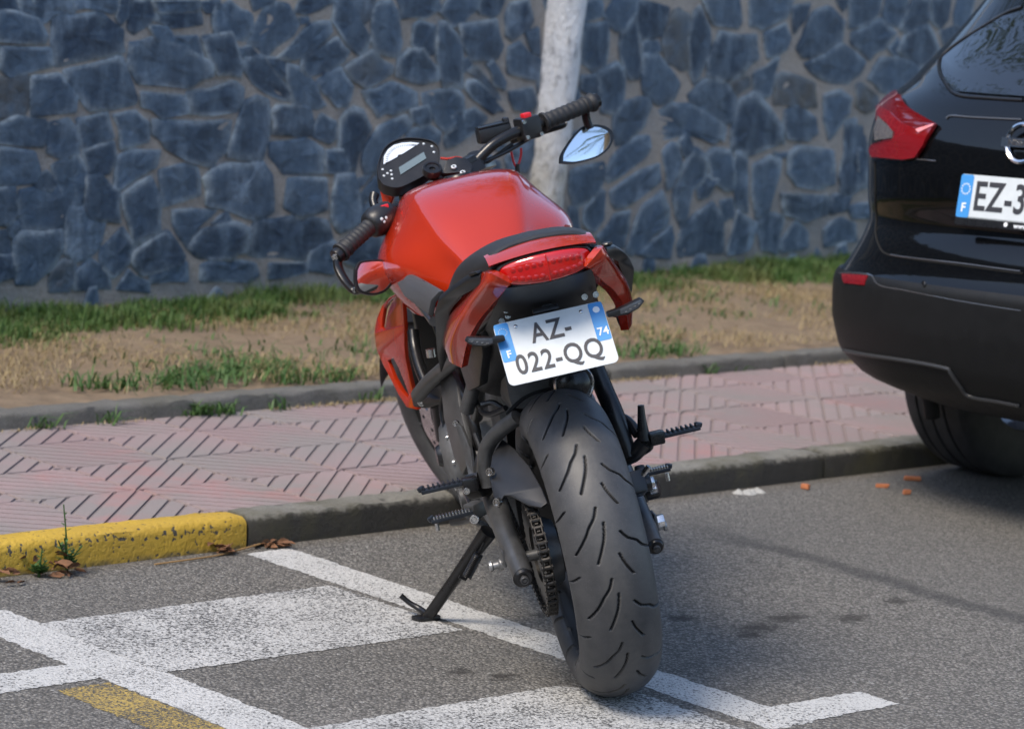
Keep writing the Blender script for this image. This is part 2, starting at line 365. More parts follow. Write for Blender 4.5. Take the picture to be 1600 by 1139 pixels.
# ---- rubble stone wall
WP1 = Vector((-1.62, 9.33, 0)); wd = Vector((3.01, 3.29, 0)).normalized(); wy = Vector((-wd.y, wd.x, 0))
WM = Matrix((wd, wy, Vector((0, 0, 1)))).transposed().to_4x4(); WM.translation = WP1
WALL = empty('stone_wall', WM, 'tall rubble wall of dark blue slate stones set in tan mortar', 'wall')
n = NT('slate_stone'); rd = n.rand(); ed = n.attr('rim'); fine = n.noise(70, 5, .7); mid = n.noise(7, 5, .65); streak = n.noise(9, 4, .6, dist=.6)
mp = n.t.nodes.new('ShaderNodeMapping'); mp.inputs['Scale'].default_value = (1, 1, .28); n.lk(n.geo.outputs['Position'], mp.inputs[0]); vert = n.noise(16, 5, .65, vec=mp.outputs[0])
c = n.mix(rd, (.015, .036, .070), (.080, .130, .192)); c = n.mix(n.ramp(mid, (.35, 0), (.7, .6)), c, (.04, .056, .076))
c = n.mix(n.ramp(vert, (.45, 0), (.70, .62)), c, (.145, .20, .255))
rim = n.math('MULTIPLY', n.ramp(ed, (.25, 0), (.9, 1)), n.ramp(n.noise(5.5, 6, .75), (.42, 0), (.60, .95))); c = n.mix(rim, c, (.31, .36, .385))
c = n.mix(n.math('MULTIPLY', n.ramp(n.noise(3.1, 3), (.56, 0), (.70, .75)), n.ramp(vert, (.38, 0), (.62, 1))), c, (.26, .33, .40))
brown = n.ramp(rd, (.935, 0), (.94, .75)); c = n.mix(n.math('MULTIPLY', brown, n.ramp(mid, (.35, .2), (.65, 1))), c, (.10, .085, .062))
c = n.mix(n.ramp(fine, (.28, .5), (.5, 0)), c, (.012, .018, .026)); n.col(c); n.set(Roughness=.62); n.bump(n.math('ADD', n.math('ADD', fine, n.math('MULTIPLY', mid, 3)), n.math('MULTIPLY', n.voro(14, 'SMOOTH_F1'), 1.4)), .55, .012); SLATE = n.M
n = NT('wall_mortar'); fine = n.noise(90, 5, .7); mid = n.noise(5, 4)
c = n.mix(n.ramp(mid, (.35, 0), (.68, 1)), (.40, .365, .33), (.47, .40, .33)); c = n.mix(n.ramp(n.noise(2.2, 3), (.5, 0), (.7, .6)), c, (.23, .235, .235)); c = n.mix(n.ramp(fine, (.3, .6), (.6, 0)), c, (.22, .195, .165))
n.col(c); n.set(Roughness=.95); n.bump(n.math('ADD', fine, n.noise(22, 4)), .7, .02); WMORT = n.M
A = []
for i in range(421):
    A.append([(-9.0+i*.04, .0015*math.sin(i*.7+j)+random.uniform(-.0025, .0025), -.1+j*.04) for j in range(58)])
mb = MB().grid(A); mb.box((-.6, .22, 1.03), (16.76, .36, 2.24)); obj('mortar', mb, WMORT, WALL, sharp=80)
STONES = [[-0.06,1.115,0.007,1.112,0.028,1.074,-0.031,1.075,-0.058,1.076],[0.031,1.122,0.24,1.127,0.237,1.074,0.171,1.071,0.134,1.048,0.057,1.051,0.033,1.083],[0.243,1.127,0.421,1.131,0.421,1.082,0.384,1.075,0.298,1.089,0.251,1.081],[0.427,1.131,0.464,1.128,0.459,1.07,0.432,1.047,0.422,1.069],[-0.057,1.068,0.018,1.061,0.095,1.045,0.131,0.998,0.126,0.98,-0.053,0.982],[-0.027,0.959,0.15,0.957,0.161,0.902,0.012,0.873,-0.024,0.9],[0.172,1.06,0.345,1.068,0.439,1.02,0.453,0.949,0.186,0.907,0.17,0.99],[0.226,0.894,0.439,0.931,0.511,0.805,0.501,0.787,0.329,0.772,0.228,0.858],[0.092,0.869,0.194,0.871,0.264,0.81,0.261,0.765,0.101,0.753],[-0.046,0.866,0.067,0.869,0.077,0.788,0.057,0.753,-0.04,0.749],[-0.039,0.718,0.041,0.74,0.141,0.731,0.144,0.673,0.134,0.651,-0.036,0.666],[0.169,0.717,0.241,0.734,0.277,0.694,0.283,0.632,0.242,0.619,0.174,0.633],[0.286,0.734,0.393,0.754,0.421,0.679,0.336,0.649,0.308,0.654],[0.434,0.747,0.515,0.756,0.564,0.724,0.573,0.669,0.469,0.647],[0.488,0.985,0.587,0.993,0.82,0.925,0.829,0.879,0.728,0.847,0.532,0.853,0.481,0.909],[0.545,0.821,0.719,0.81,0.735,0.755,0.627,0.751,0.549,0.774],[0.561,1.031,0.626,1.032,0.659,0.988,0.593,0.996],[0.594,1.073,0.766,1.085,0.769,1.044,0.661,1.038,0.601,1.05],[0.567,1.117,0.751,1.126,0.76,1.092,0.593,1.082],[0.486,1.111,0.55,1.117,0.576,1.068,0.498,1.017,0.473,1.034],[0.67,1.001,0.754,1.003,0.788,0.944,0.696,0.97],[0.784,0.999,0.912,1.014,0.942,0.945,0.953,0.88,0.865,0.889],[0.77,1.117,0.836,1.128,0.85,1.101,0.802,1.091],[0.736,0.824,0.923,0.857,0.969,0.834,0.949,0.759,0.753,0.753],[0.598,0.733,0.926,0.731,0.909,0.628,0.851,0.578,0.664,0.64,0.601,0.687],[0.838,1.1,0.898,1.116,0.994,1.085,0.997,1.044,0.956,0.999,0.85,1.018,0.835,1.059],[1.056,1.096,1.092,1.115,1.156,1.112,1.2,1.052,1.177,1.014,1.073,0.949,0.994,0.992],[0.99,1.141,1.096,1.144,1.079,1.12,1.011,1.102],[1.202,1.108,1.251,1.143,1.368,1.15,1.357,1.126,1.254,1.095,1.196,1.094],[1.369,1.131,1.428,1.142,1.464,1.114,1.539,1.019,1.536,0.976,1.497,0.965,1.439,1.008,1.375,1.065],[1.467,1.153,1.561,1.155,1.546,1.097,1.521,1.072,1.484,1.115],[1.559,1.102,1.59,1.136,1.638,1.137,1.669,1.099,1.702,1.002,1.688,0.958,1.633,0.957,1.561,1.0],[1.677,1.158,1.866,1.162,1.884,1.114,1.816,1.092,1.698,1.083],[1.895,1.109,1.944,1.164,2.08,1.168,2.071,1.118,2.002,1.081,1.96,1.065],[1.889,1.064,1.924,1.065,2.003,0.996,2.024,0.846,1.93,0.856,1.899,0.955],[1.77,1.052,1.797,1.067,1.869,1.054,1.869,0.97,1.827,0.969,1.768,0.998],[1.698,0.884,1.704,0.938,1.757,0.968,1.813,0.969,1.889,0.91,1.893,0.871,1.815,0.865],[1.441,0.912,1.565,0.961,1.664,0.919,1.66,0.884,1.548,0.845,1.492,0.864],[1.241,0.939,1.387,1.003,1.415,0.979,1.45,0.96,1.419,0.931,1.278,0.877,1.244,0.901],[1.259,1.043,1.349,1.059,1.358,1.026,1.328,0.997,1.221,0.948,1.183,0.934,1.131,0.947,1.186,0.981],[1.217,1.076,1.249,1.076,1.251,1.062,1.225,1.057],[1.313,0.854,1.415,0.902,1.477,0.844,1.458,0.786,1.411,0.786,1.342,0.825],[0.974,0.932,1.068,0.937,1.199,0.815,1.181,0.801,1.135,0.806,1.03,0.848,0.983,0.899],[1.081,0.937,1.157,0.933,1.161,0.881,1.136,0.881,1.088,0.919],[1.172,0.91,1.224,0.901,1.301,0.844,1.351,0.786,1.32,0.772,1.213,0.796,1.183,0.853],[0.94,0.968,0.99,0.974,1.036,0.946,0.967,0.936],[0.991,0.782,1.034,0.801,1.092,0.787,1.095,0.744,1.079,0.626,1.068,0.603,0.929,0.614,0.943,0.675],[1.12,0.758,1.15,0.777,1.274,0.767,1.304,0.719,1.294,0.681,1.125,0.687],[1.325,0.71,1.348,0.743,1.41,0.719,1.407,0.67,1.382,0.656,1.314,0.676],[1.44,0.723,1.487,0.767,1.541,0.757,1.574,0.693,1.532,0.63,1.517,0.562,1.478,0.548,1.444,0.631],[1.629,0.693,1.742,0.742,1.773,0.712,1.755,0.682,1.695,0.653,1.683,0.628,1.668,0.559,1.573,0.546,1.555,0.596,1.591,0.659],[1.535,0.83,1.617,0.835,1.67,0.85,1.798,0.821,1.802,0.776,1.685,0.757,1.624,0.747,1.566,0.791],[1.783,0.756,1.852,0.771,1.871,0.721,1.829,0.711,1.793,0.726],[1.834,0.816,1.975,0.836,2.028,0.806,2.043,0.73,1.96,0.69,1.921,0.716,1.844,0.786],[1.776,0.682,1.859,0.696,1.925,0.676,1.92,0.651,1.898,0.581,1.844,0.556,1.766,0.632],[1.996,1.061,2.177,1.084,2.223,0.994,2.197,0.953,2.066,0.942,2.024,0.997],[2.103,1.158,2.22,1.171,2.188,1.115,2.16,1.104,2.1,1.113],[2.242,1.096,2.26,1.137,2.34,1.164,2.371,1.088,2.351,1.062,2.28,1.02,2.248,1.04],[2.261,0.984,2.319,1.0,2.431,0.945,2.439,0.868,2.277,0.898],[2.353,1.037,2.412,1.058,2.429,0.966,2.389,0.986],[2.03,0.937,2.058,0.947,2.068,0.922,2.033,0.901],[2.156,0.917,2.184,0.933,2.25,0.867,2.246,0.837,2.199,0.862],[2.056,0.897,2.105,0.912,2.177,0.857,2.227,0.806,2.204,0.806,2.133,0.857],[2.059,0.866,2.103,0.862,2.206,0.791,2.254,0.76,2.187,0.755,2.086,0.806,2.054,0.841],[2.292,0.826,2.389,0.837,2.425,0.785,2.382,0.754,2.32,0.77],[1.973,0.705,2.033,0.755,2.091,0.76,2.16,0.73,2.14,0.704,2.07,0.674,1.98,0.63,1.963,0.655],[2.658,1.146,2.742,1.174,2.756,1.116,2.671,1.099],[2.78,1.117,2.838,1.171,2.943,1.178,2.947,1.136,2.897,1.077,2.849,1.071],[2.666,1.073,2.792,1.08,2.799,1.017,2.793,0.928,2.731,0.917,2.672,0.942],[2.885,1.045,2.95,1.115,2.983,0.967,2.992,0.892,2.943,0.892,2.895,0.955],[2.977,1.163,3.136,1.146,3.106,1.054,3.001,1.031,2.968,1.099],[3.02,1.01,3.085,1.016,3.106,0.984,3.023,0.978],[2.765,0.891,2.866,0.928,2.912,0.881,2.913,0.795,2.869,0.753,2.811,0.764],[3.016,0.967,3.109,0.957,3.191,0.898,3.238,0.861,3.21,0.812,3.128,0.79,3.04,0.838],[2.887,0.737,2.932,0.774,3.06,0.806,3.073,0.763,3.039,0.699,2.963,0.645,2.907,0.635,2.883,0.7],[2.679,0.88,2.751,0.88,2.79,0.817,2.768,0.796,2.684,0.838],[3.101,0.736,3.214,0.779,3.301,0.763,3.535,0.695,3.534,0.634,3.465,0.624,3.33,0.664,3.229,0.654,3.129,0.644,3.085,0.666],[2.433,0.858,2.523,0.879,2.634,0.858,2.667,0.775,2.487,0.775],[3.172,1.125,3.213,1.136,3.267,1.111,3.289,0.926,3.247,0.926,3.159,0.952,3.134,1.022],[3.299,1.127,3.339,1.15,3.397,1.064,3.402,0.987,3.368,0.916,3.339,0.872,3.308,0.916,3.295,1.024],[3.351,1.188,3.558,1.204,3.588,1.111,3.564,1.089,3.441,1.097],[3.659,1.179,3.682,1.207,3.917,1.213,3.874,1.128,3.742,1.092,3.661,1.096],[3.471,1.06,3.685,1.052,3.715,0.958,3.614,0.907,3.521,0.878,3.422,0.894,3.416,0.949,3.452,1.01],[3.765,1.059,3.869,1.094,3.913,1.044,3.89,1.004,3.794,0.975,3.771,1.008],[3.924,1.163,4.023,1.182,4.003,1.13,3.946,1.073],[4.066,1.143,4.148,1.167,4.177,1.162,4.27,1.113,4.252,1.037,4.135,0.99,4.023,0.983,3.981,1.017,4.019,1.08],[4.306,1.194,4.331,1.223,4.506,1.228,4.497,1.158,4.442,1.127,4.319,1.102],[4.343,1.073,4.521,1.129,4.638,1.078,4.557,1.018,4.473,0.982,4.349,1.033],[4.218,1.209,4.285,1.211,4.261,1.173],[4.038,0.943,4.264,1.015,4.437,0.959,4.396,0.906,4.333,0.871,4.149,0.887],[3.722,0.902,3.841,0.964,3.852,0.948,3.821,0.835,3.779,0.812,3.729,0.851],[3.567,0.862,3.662,0.885,3.674,0.857,3.615,0.834],[3.312,0.812,3.391,0.867,3.513,0.867,3.59,0.818,3.595,0.712,3.542,0.712,3.477,0.74,3.37,0.762],[3.851,0.886,3.904,0.903,4.105,0.864,4.126,0.778,4.014,0.772,3.865,0.784],[3.935,0.744,4.016,0.761,4.125,0.72,4.142,0.663,4.079,0.64,3.975,0.652,3.932,0.693],[3.637,0.795,3.715,0.818,3.895,0.693,3.923,0.624,3.726,0.595,3.609,0.603,3.6,0.667],[4.189,0.807,4.282,0.824,4.363,0.795,4.352,0.737,4.266,0.662,4.24,0.644,4.201,0.72],[4.405,0.842,4.432,0.859,4.527,0.818,4.553,0.777,4.477,0.754,4.414,0.783],[4.339,0.696,4.404,0.713,4.471,0.66,4.515,0.562,4.522,0.443,4.409,0.41,4.348,0.426,4.339,0.491,4.362,0.567],[4.482,0.883,4.559,0.966,4.719,0.967,4.838,0.92,4.823,0.884,4.698,0.836,4.577,0.842,4.544,0.866],[4.673,1.008,4.705,1.061,4.86,1.111,4.969,1.011,4.886,0.945,4.78,0.968],[4.55,1.159,4.56,1.229,4.709,1.233,4.657,1.114,4.576,1.118],[4.678,1.102,4.743,1.21,4.843,1.224,4.866,1.141,4.721,1.091],[4.874,1.225,5.006,1.24,4.999,1.15,4.963,1.113,4.908,1.136],[5.07,1.169,5.081,1.23,5.195,1.245,5.167,1.153,5.132,1.11,5.076,1.127],[4.967,1.089,5.069,1.109,5.115,1.086,5.018,1.03],[4.612,1.013,4.656,1.049,4.665,0.99],[-0.035,0.646,0.108,0.627,0.127,0.583,0.118,0.543,-0.029,0.533],[0.188,0.582,0.281,0.62,0.318,0.57,0.322,0.512,0.297,0.454,0.249,0.5],[0.315,0.629,0.428,0.659,0.431,0.609,0.416,0.569,0.341,0.566],[0.331,0.548,0.388,0.547,0.455,0.5,0.467,0.409,0.385,0.42,0.331,0.453],[0.46,0.609,0.505,0.626,0.623,0.629,0.609,0.579,0.472,0.513,0.448,0.514],[0.485,0.486,0.593,0.543,0.635,0.459,0.64,0.371,0.536,0.329,0.513,0.412],[0.639,0.565,0.728,0.582,0.79,0.567,0.802,0.487,0.659,0.454],[0.829,0.538,0.864,0.565,0.95,0.573,1.069,0.583,1.124,0.537,1.139,0.422,1.102,0.404,1.013,0.411,0.854,0.449],[0.702,0.434,0.886,0.429,0.809,0.384,0.765,0.32,0.725,0.368],[0.544,0.305,0.677,0.361,0.749,0.284,0.744,0.26,0.584,0.23,0.54,0.269],[0.771,0.311,0.835,0.36,0.927,0.381,1.029,0.363,1.022,0.288,0.96,0.266,0.823,0.276],[0.071,0.509,0.153,0.516,0.226,0.51,0.252,0.451,0.233,0.393,0.082,0.398],[0.269,0.446,0.337,0.444,0.409,0.406,0.39,0.343,0.346,0.299,0.312,0.291,0.26,0.316,0.261,0.392],[0.083,0.376,0.228,0.38,0.237,0.321,0.184,0.26,0.136,0.227,0.07,0.225,0.052,0.355],[-0.028,0.52,0.043,0.518,0.052,0.452,0.021,0.417,-0.023,0.419],[-0.02,0.379,0.028,0.382,0.032,0.32,-0.017,0.317],[0.021,0.413,0.054,0.412,0.056,0.381,0.034,0.373],[-0.017,0.309,0.049,0.306,0.057,0.248,-0.012,0.229],[0.207,0.255,0.245,0.285,0.291,0.274,0.294,0.22,0.273,0.193,0.21,0.196],[0.409,0.315,0.48,0.376,0.525,0.32,0.511,0.27,0.454,0.231,0.405,0.279],[0.481,0.184,0.524,0.242,0.598,0.202,0.606,0.169],[0.62,0.233,0.757,0.255,0.767,0.199,0.622,0.196],[0.837,0.247,0.936,0.258,1.063,0.243,1.085,0.204,1.036,0.182,0.841,0.195],[0.304,0.246,0.359,0.28,0.418,0.26,0.445,0.19,0.307,0.192],[0.134,0.552,0.167,0.569,0.196,0.537,0.181,0.52,0.13,0.529],[0.877,0.387,0.93,0.423,0.951,0.39],[1.122,0.651,1.263,0.659,1.351,0.63,1.364,0.547,1.187,0.555,1.125,0.604],[1.379,0.615,1.446,0.614,1.483,0.569,1.478,0.545,1.384,0.552],[1.209,0.526,1.379,0.527,1.388,0.42,1.27,0.404,1.203,0.43],[1.432,0.531,1.52,0.53,1.551,0.411,1.575,0.371,1.462,0.34,1.424,0.385,1.425,0.463],[1.078,0.386,1.245,0.39,1.391,0.381,1.424,0.307,1.333,0.286,1.289,0.248,1.087,0.266,1.028,0.287,1.044,0.334],[1.541,0.524,1.595,0.533,1.55,0.495],[1.56,0.46,1.636,0.537,1.649,0.458,1.618,0.424,1.572,0.401],[1.334,0.266,1.438,0.301,1.458,0.217,1.433,0.199,1.325,0.213],[1.506,0.294,1.573,0.312,1.656,0.309,1.663,0.219,1.56,0.223,1.497,0.24],[1.147,0.24,1.297,0.238,1.319,0.203,1.15,0.191],[1.582,0.361,1.787,0.405,1.829,0.328,1.62,0.32],[1.671,0.532,1.842,0.579,1.886,0.477,1.749,0.431],[3.274,0.629,3.322,0.656,3.364,0.6,3.314,0.585],[3.279,0.448,3.298,0.508,3.372,0.6,3.438,0.561,3.437,0.494,3.365,0.451,3.351,0.346,3.322,0.303,3.275,0.415],[3.453,0.577,3.494,0.599,3.585,0.581,3.621,0.502,3.629,0.445,3.575,0.447,3.49,0.493],[3.629,0.58,3.704,0.557,3.739,0.352,3.663,0.383,3.621,0.502],[3.753,0.528,3.849,0.56,3.915,0.548,3.905,0.485,3.874,0.366,3.796,0.334,3.765,0.431],[3.986,0.57,4.038,0.598,4.258,0.584,4.287,0.449,4.203,0.433,4.058,0.454,3.986,0.501],[3.882,0.583,3.956,0.582,3.949,0.565,3.894,0.563],[3.961,0.41,4.256,0.397,4.298,0.366,4.257,0.321,4.134,0.307,3.98,0.334],[4.428,0.345,4.545,0.354,4.563,0.3,4.463,0.303],[3.326,0.275,3.405,0.334,3.495,0.381,3.563,0.329,3.589,0.193,3.336,0.186],[3.565,0.385,3.627,0.389,3.643,0.332,3.583,0.317],[3.632,0.208,3.669,0.343,3.792,0.294,3.759,0.204,3.635,0.186],[3.811,0.288,3.879,0.331,3.973,0.317,3.945,0.249,3.945,0.18,3.85,0.2],[3.977,0.219,4.062,0.286,4.134,0.243,4.141,0.19,3.992,0.178],[4.265,0.262,4.367,0.294,4.458,0.274,4.477,0.208,4.284,0.191],[4.304,0.396,4.412,0.387,4.389,0.341,4.303,0.331],[3.408,0.45,3.456,0.483,3.518,0.476,3.472,0.427,3.43,0.411],[2.867,0.512,2.892,0.58,2.96,0.614,3.075,0.656,3.087,0.604,3.059,0.565,2.957,0.527,2.883,0.486],[2.9,0.451,3.038,0.509,3.149,0.542,3.17,0.475,3.099,0.446,3.01,0.409,2.939,0.394,2.904,0.416],[3.184,0.585,3.227,0.624,3.256,0.61,3.284,0.544,3.245,0.474,3.219,0.461],[2.66,0.524,2.824,0.551,2.848,0.508,2.808,0.461,2.73,0.412,2.687,0.396,2.661,0.456],[2.745,0.386,2.823,0.44,2.85,0.435,2.846,0.349,2.811,0.311,2.75,0.338],[2.841,0.28,2.918,0.346,3.002,0.361,2.997,0.292,2.984,0.236,2.923,0.242,2.849,0.262],[3.028,0.256,3.08,0.377,3.182,0.427,3.231,0.364,3.224,0.302,3.097,0.236,3.047,0.207,3.012,0.221],[3.074,0.197,3.253,0.293,3.272,0.247,3.259,0.186],[2.657,0.38,2.701,0.383,2.715,0.31,2.667,0.285]]
def chaikin(P, k=1):
    for _ in range(k):
        out = []
        for i in range(len(P)):
            a, b = P[i], P[(i+1) % len(P)]; out += [a*.9+b*.1, a*.1+b*.9]
        P = out
    return P
def stone_geo(pts, proud):
    P = [np.array(p) for p in pts]; cen = np.mean(P, axis=0); size = np.mean([np.linalg.norm(p-cen) for p in P])
    D = []
    for i in range(len(P)):
        a, b = P[i], P[(i+1) % len(P)]; k = 2 if np.linalg.norm(b-a) > .07 else 1
        for j in range(k): D.append(a+(b-a)*j/k+rng.normal(0, .0035+.01*size, 2)*(1 if j else .5))
    D = chaikin(D, 1); q = len(D); rings = []; tx, ty = rng.normal(0, .012, 2); rough = .003+.012*size
    for sc, y, rim in ((1.0, .02, 1), (.992, -proud*.7, 1), (.955, -proud*1.0, .9), (.75, -proud*1.08, .35), (.38, -proud*1.1, 0)):
        r_ = []
        for p in D:
            s_ = max(.3, 1-(1-sc)*min(1.6, .085/size)) if sc > .9 else sc
            v = cen+(p-cen)*s_; yy = y+(v[0]-cen[0])*tx+(v[1]-cen[1])*ty+(rng.normal(0, rough*.35) if sc < .95 else 0); r_.append((v[0], yy if y < .01 else y, v[1], rim))
        rings.append(r_)
    V = [p for r_ in rings for p in r_]+[(cen[0], -proud*1.15, cen[1], 0)]; F = []
    for k in range(4): F += [(k*q+j, k*q+(j+1) % q, (k+1)*q+(j+1) % q, (k+1)*q+j) for j in range(q)]
    F += [(4*q+j, 4*q+(j+1) % q, 5*q) for j in range(q)]
    return V, F
def stone_obj(name, V, F, kind=None):
    me = bpy.data.meshes.new(name); me.from_pydata([v[:3] for v in V], [], F)
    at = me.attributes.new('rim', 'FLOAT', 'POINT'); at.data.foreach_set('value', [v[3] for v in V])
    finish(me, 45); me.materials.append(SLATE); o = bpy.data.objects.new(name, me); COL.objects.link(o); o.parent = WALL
    if kind: o['kind'] = kind
    return o
cents = []
for L in STONES:
    P = [(L[i], L[i+1]) for i in range(0, len(L), 2)]; cc = np.mean(P, axis=0); P = [tuple(cc+(np.array(p)-cc)*(1+(.0165 if cc[0] < 2.6 else .021)/max(.03, np.linalg.norm(np.array(p)-cc)))) for p in P]; cents.append(cc)
    stone_obj('stone', *stone_geo(P, random.uniform(.004, .009)))
# the courses beyond the picture's edges, one mass
allv = np.array([(L[i], L[i+1]) for L in STONES for i in range(0, len(L), 2)]); sites = []
for _ in range(16000):
    p = np.array([random.uniform(-8.9, 7.6), random.uniform(.02, 2.1)])
    if np.min(np.linalg.norm(allv-p, axis=1)) < .05 or any(np.linalg.norm(p-q) < .15 for q in sites): continue
    if -.02 < p[0] < 4.4 and .2 < p[1] < 1.1 and np.min(np.linalg.norm(np.array(cents)-p, axis=1)) < .14: continue
    sites.append(p)
S_all = np.array(sites+cents); V, F = [], []
for p in sites:
    cell = [p+np.array(q)*.2 for q in ((-1, -1), (1, -1), (1, 1), (-1, 1))]
    for q in list(S_all)+[allv[i] for i in np.argsort(np.linalg.norm(allv-p, axis=1))[:14]]:
        dlt = q-p; L = np.linalg.norm(dlt)
        if L < 1e-6 or L > .6: continue
        mid = p+dlt*.5-dlt/L*.011; out = []
        for a in range(len(cell)):
            A_, B_ = cell[a], cell[(a+1) % len(cell)]; fa, fb = (mid-A_)@dlt, (mid-B_)@dlt
            if fa >= 0: out.append(A_)
            if fa*fb < 0: out.append(A_+(B_-A_)*fa/(fa-fb))
        cell = out
        if len(cell) < 3: break
    if len(cell) < 3: continue
    ar = .5*abs(sum(cell[i][0]*cell[(i+1) % len(cell)][1]-cell[(i+1) % len(cell)][0]*cell[i][1] for i in range(len(cell))))
    if ar < .0012: continue
    v, f = stone_geo(cell, random.uniform(.004, .009)); o = len(V); V += v; F += [tuple(i+o for i in q) for q in f]
stone_obj('outer_stones', V, F, 'stuff')
mb = MB(); mb.box((-.6, .2, 2.18), (16.9, .5, .09)); obj('coping', mb, KR, WALL, bevel=.012)

# ---- grass, straw and weeds
def blades(name, pos, hgt, wid, lean, mt, rndcol=True, kind='stuff', parent=None, label=None, category=None):
    k = len(pos); az = rng.uniform(0, 2*math.pi, k); d = np.c_[np.cos(az), np.sin(az), np.zeros(k)]
    sd = np.c_[-np.sin(az), np.cos(az), np.zeros(k)]*wid[:, None]; L = lean[:, None]; h = hgt[:, None]; z = np.array([0, 0, 1.])
    p = np.asarray(pos); m1 = p+z*h*.55+d*h*L*.3; t = p+z*h*np.clip(1-L*.35, .15, 1)+d*h*L
    V = np.stack([p-sd, p+sd, m1-sd*.8, m1+sd*.8, t], 1).reshape(-1, 3); b = np.arange(k)[:, None]*5
    F = np.concatenate([b+[0, 1, 3], b+[0, 3, 2], b+[2, 3, 4]], 0); me = npmesh(name, V, F, 3)
    tone = np.repeat(rng.uniform(0, 1, k), 5).astype(np.float32); at = me.attributes.new('tone', 'FLOAT', 'POINT'); at.data.foreach_set('value', tone)
    me.materials.append(mt); o = bpy.data.objects.new(name, me); COL.objects.link(o)
    if parent: o.parent = parent
    return tag(o, label, category, None, kind)
def leafmat(name, a, b, c2=None):
    n = NT(name); tn = n.attr('tone'); c = n.mix(tn, a, b)
    if c2: c = n.mix(n.ramp(n.noise(3.5, 3), (.5, 0), (.68, .8)), c, c2)
    n.col(c); n.set(Roughness=.6); n.b.inputs['Subsurface Weight'].default_value = 0
    tr = n.t.nodes.new('ShaderNodeBsdfTranslucent'); ms = n.t.nodes.new('ShaderNodeMixShader'); ms.inputs[0].default_value = .3; n.lk(c, tr.inputs[0])
    n.lk(n.b.outputs[0], ms.inputs[1]); n.lk(tr.outputs[0], ms.inputs[2]); n.lk(ms.outputs[0], n.t.nodes['Material Output'].inputs[0]); return n.M
GRASS, STRAW, WEED = leafmat('grass_blade', (.045, .105, .02), (.115, .20, .045), (.22, .22, .08)), leafmat('straw_blade', (.26, .19, .085), (.45, .36, .20)), leafmat('weed_leaf', (.045, .11, .025), (.09, .17, .045))
def wall_n(s): return np.interp(s, [1, 5.25, 6.69, 8.25, 9.7, 14], [7.58, 7.88, 7.98, 8.05, 8.2, 8.55])-.01
def vnoise(s, nn, f, seed):
    return np.sin(s*f+seed)*np.cos(nn*f*1.3+seed*2)+.6*np.sin(s*f*2.3+nn*f*1.7+seed*3)+.35*np.sin(s*f*4.9-nn*f*3.9+seed*5)
k = 120000; s = rng.uniform(3.6, 10.6, k); nn = rng.uniform(6.9, 8.35, k)
low = np.interp(s, [3.6, 4.7, 5.3, 5.7, 6.2, 6.7, 7.4, 8.3, 8.6, 9, 10.6], [7.25, 7.33, 7.38, 7.42, 7.56, 7.70, 7.74, 7.72, 7.64, 7.52, 7.45])+.05*vnoise(s, nn, 4, 1)
ok = (nn < wall_n(s)) & (nn > low-.05*rng.exponential(1, k)); s, nn = s[ok], nn[ok]
dens = np.clip((nn-low[ok])/.16+.3*vnoise(s, nn, 9, 7), .12, 1); kp = rng.uniform(0, 1, len(s)) < dens; s, nn, dens = s[kp], nn[kp], dens[kp]
P = np.c_[s[:, None]*E2+nn[:, None]*N2, np.full(len(s), .118)]
blades('lawn_grass', P, rng.uniform(.025, .068, len(s))*(.5+.5*dens)*(1+.28*vnoise(s, nn, 5, 4)), rng.uniform(.0016, .0034, len(s)), rng.uniform(.1, .9, len(s)), GRASS)
# scattered dry straw
k = 60000; s = rng.uniform(3.8, 10.5, k); nn = rng.uniform(6.56, 8.0, k); w_ = vnoise(s, nn, 3.1, 9)+.9*(nn-6.9)
ok = (w_ > rng.uniform(-.6, 1.6, k)) & (nn < wall_n(s)); s, nn = s[ok], nn[ok]; P = np.c_[s[:, None]*E2+nn[:, None]*N2, np.full(len(s), .12)]
blades('dry_straw', P, rng.uniform(.012, .042, len(s)), rng.uniform(.0008, .0018, len(s)), rng.uniform(.6, 2.6, len(s)), STRAW)
# green tufts in the dirt
pos, hh, ll = [], [], []
for (a, b, r_, cnt) in [(5.7, 6.95, .16, 110), (5.1, 6.98, .14, 60), (6.2, 7.1, .18, 90), (7.4, 7.2, .2, 100), (8.3, 7.3, .2, 90), (6.9, 6.95, .15, 70), (5.5, 7.2, .16, 70), (5.03, 6.69, .07, 130), (5.16, 6.72, .09, 150), (5.29, 6.79, .10, 220), (5.39, 6.78, .09, 260), (4.87, 6.70, .05, 90), (4.80, 6.76, .05, 70), (5.40, 6.62, .04, 60), (5.56, 6.62, .07, 170), (5.49, 6.82, .09, 130), (5.44, 7.03, .07, 60), (5.93, 6.94, .08, 80), (7.01, 6.63, .09, 150), (7.78, 7.14, .10, 90), (6.84, 6.62, .06, 80), (8.06, 7.5, .12, 110), (7.6, 7.42, .1, 90), (7.2, 6.9, .08, 60), (8.4, 7.0, .1, 60), (6.4, 6.75, .08, 80), (4.98, 6.48, .045, 90), (4.66, 6.452, .03, 30), (4.45, 6.455, .03, 30), (5.05, 6.45, .03, 40), (5.24, 6.45, .03, 24)]:
    for _ in range(int(cnt*.65)):
        x, y = a+random.gauss(0, r_*.75), b+random.gauss(0, r_*.7); z = .108 if y > 6.55 else .07
        if 6.46 < y < 6.55: z = .07; y = 6.455
        pos.append(G(x, y, z)); hh.append(random.uniform(.022, .065)); ll.append(random.uniform(.4, 1.8))
blades('ground_weeds', np.array(pos), np.array(hh), rng.uniform(.0018, .0045, len(pos)), np.array(ll), WEED)
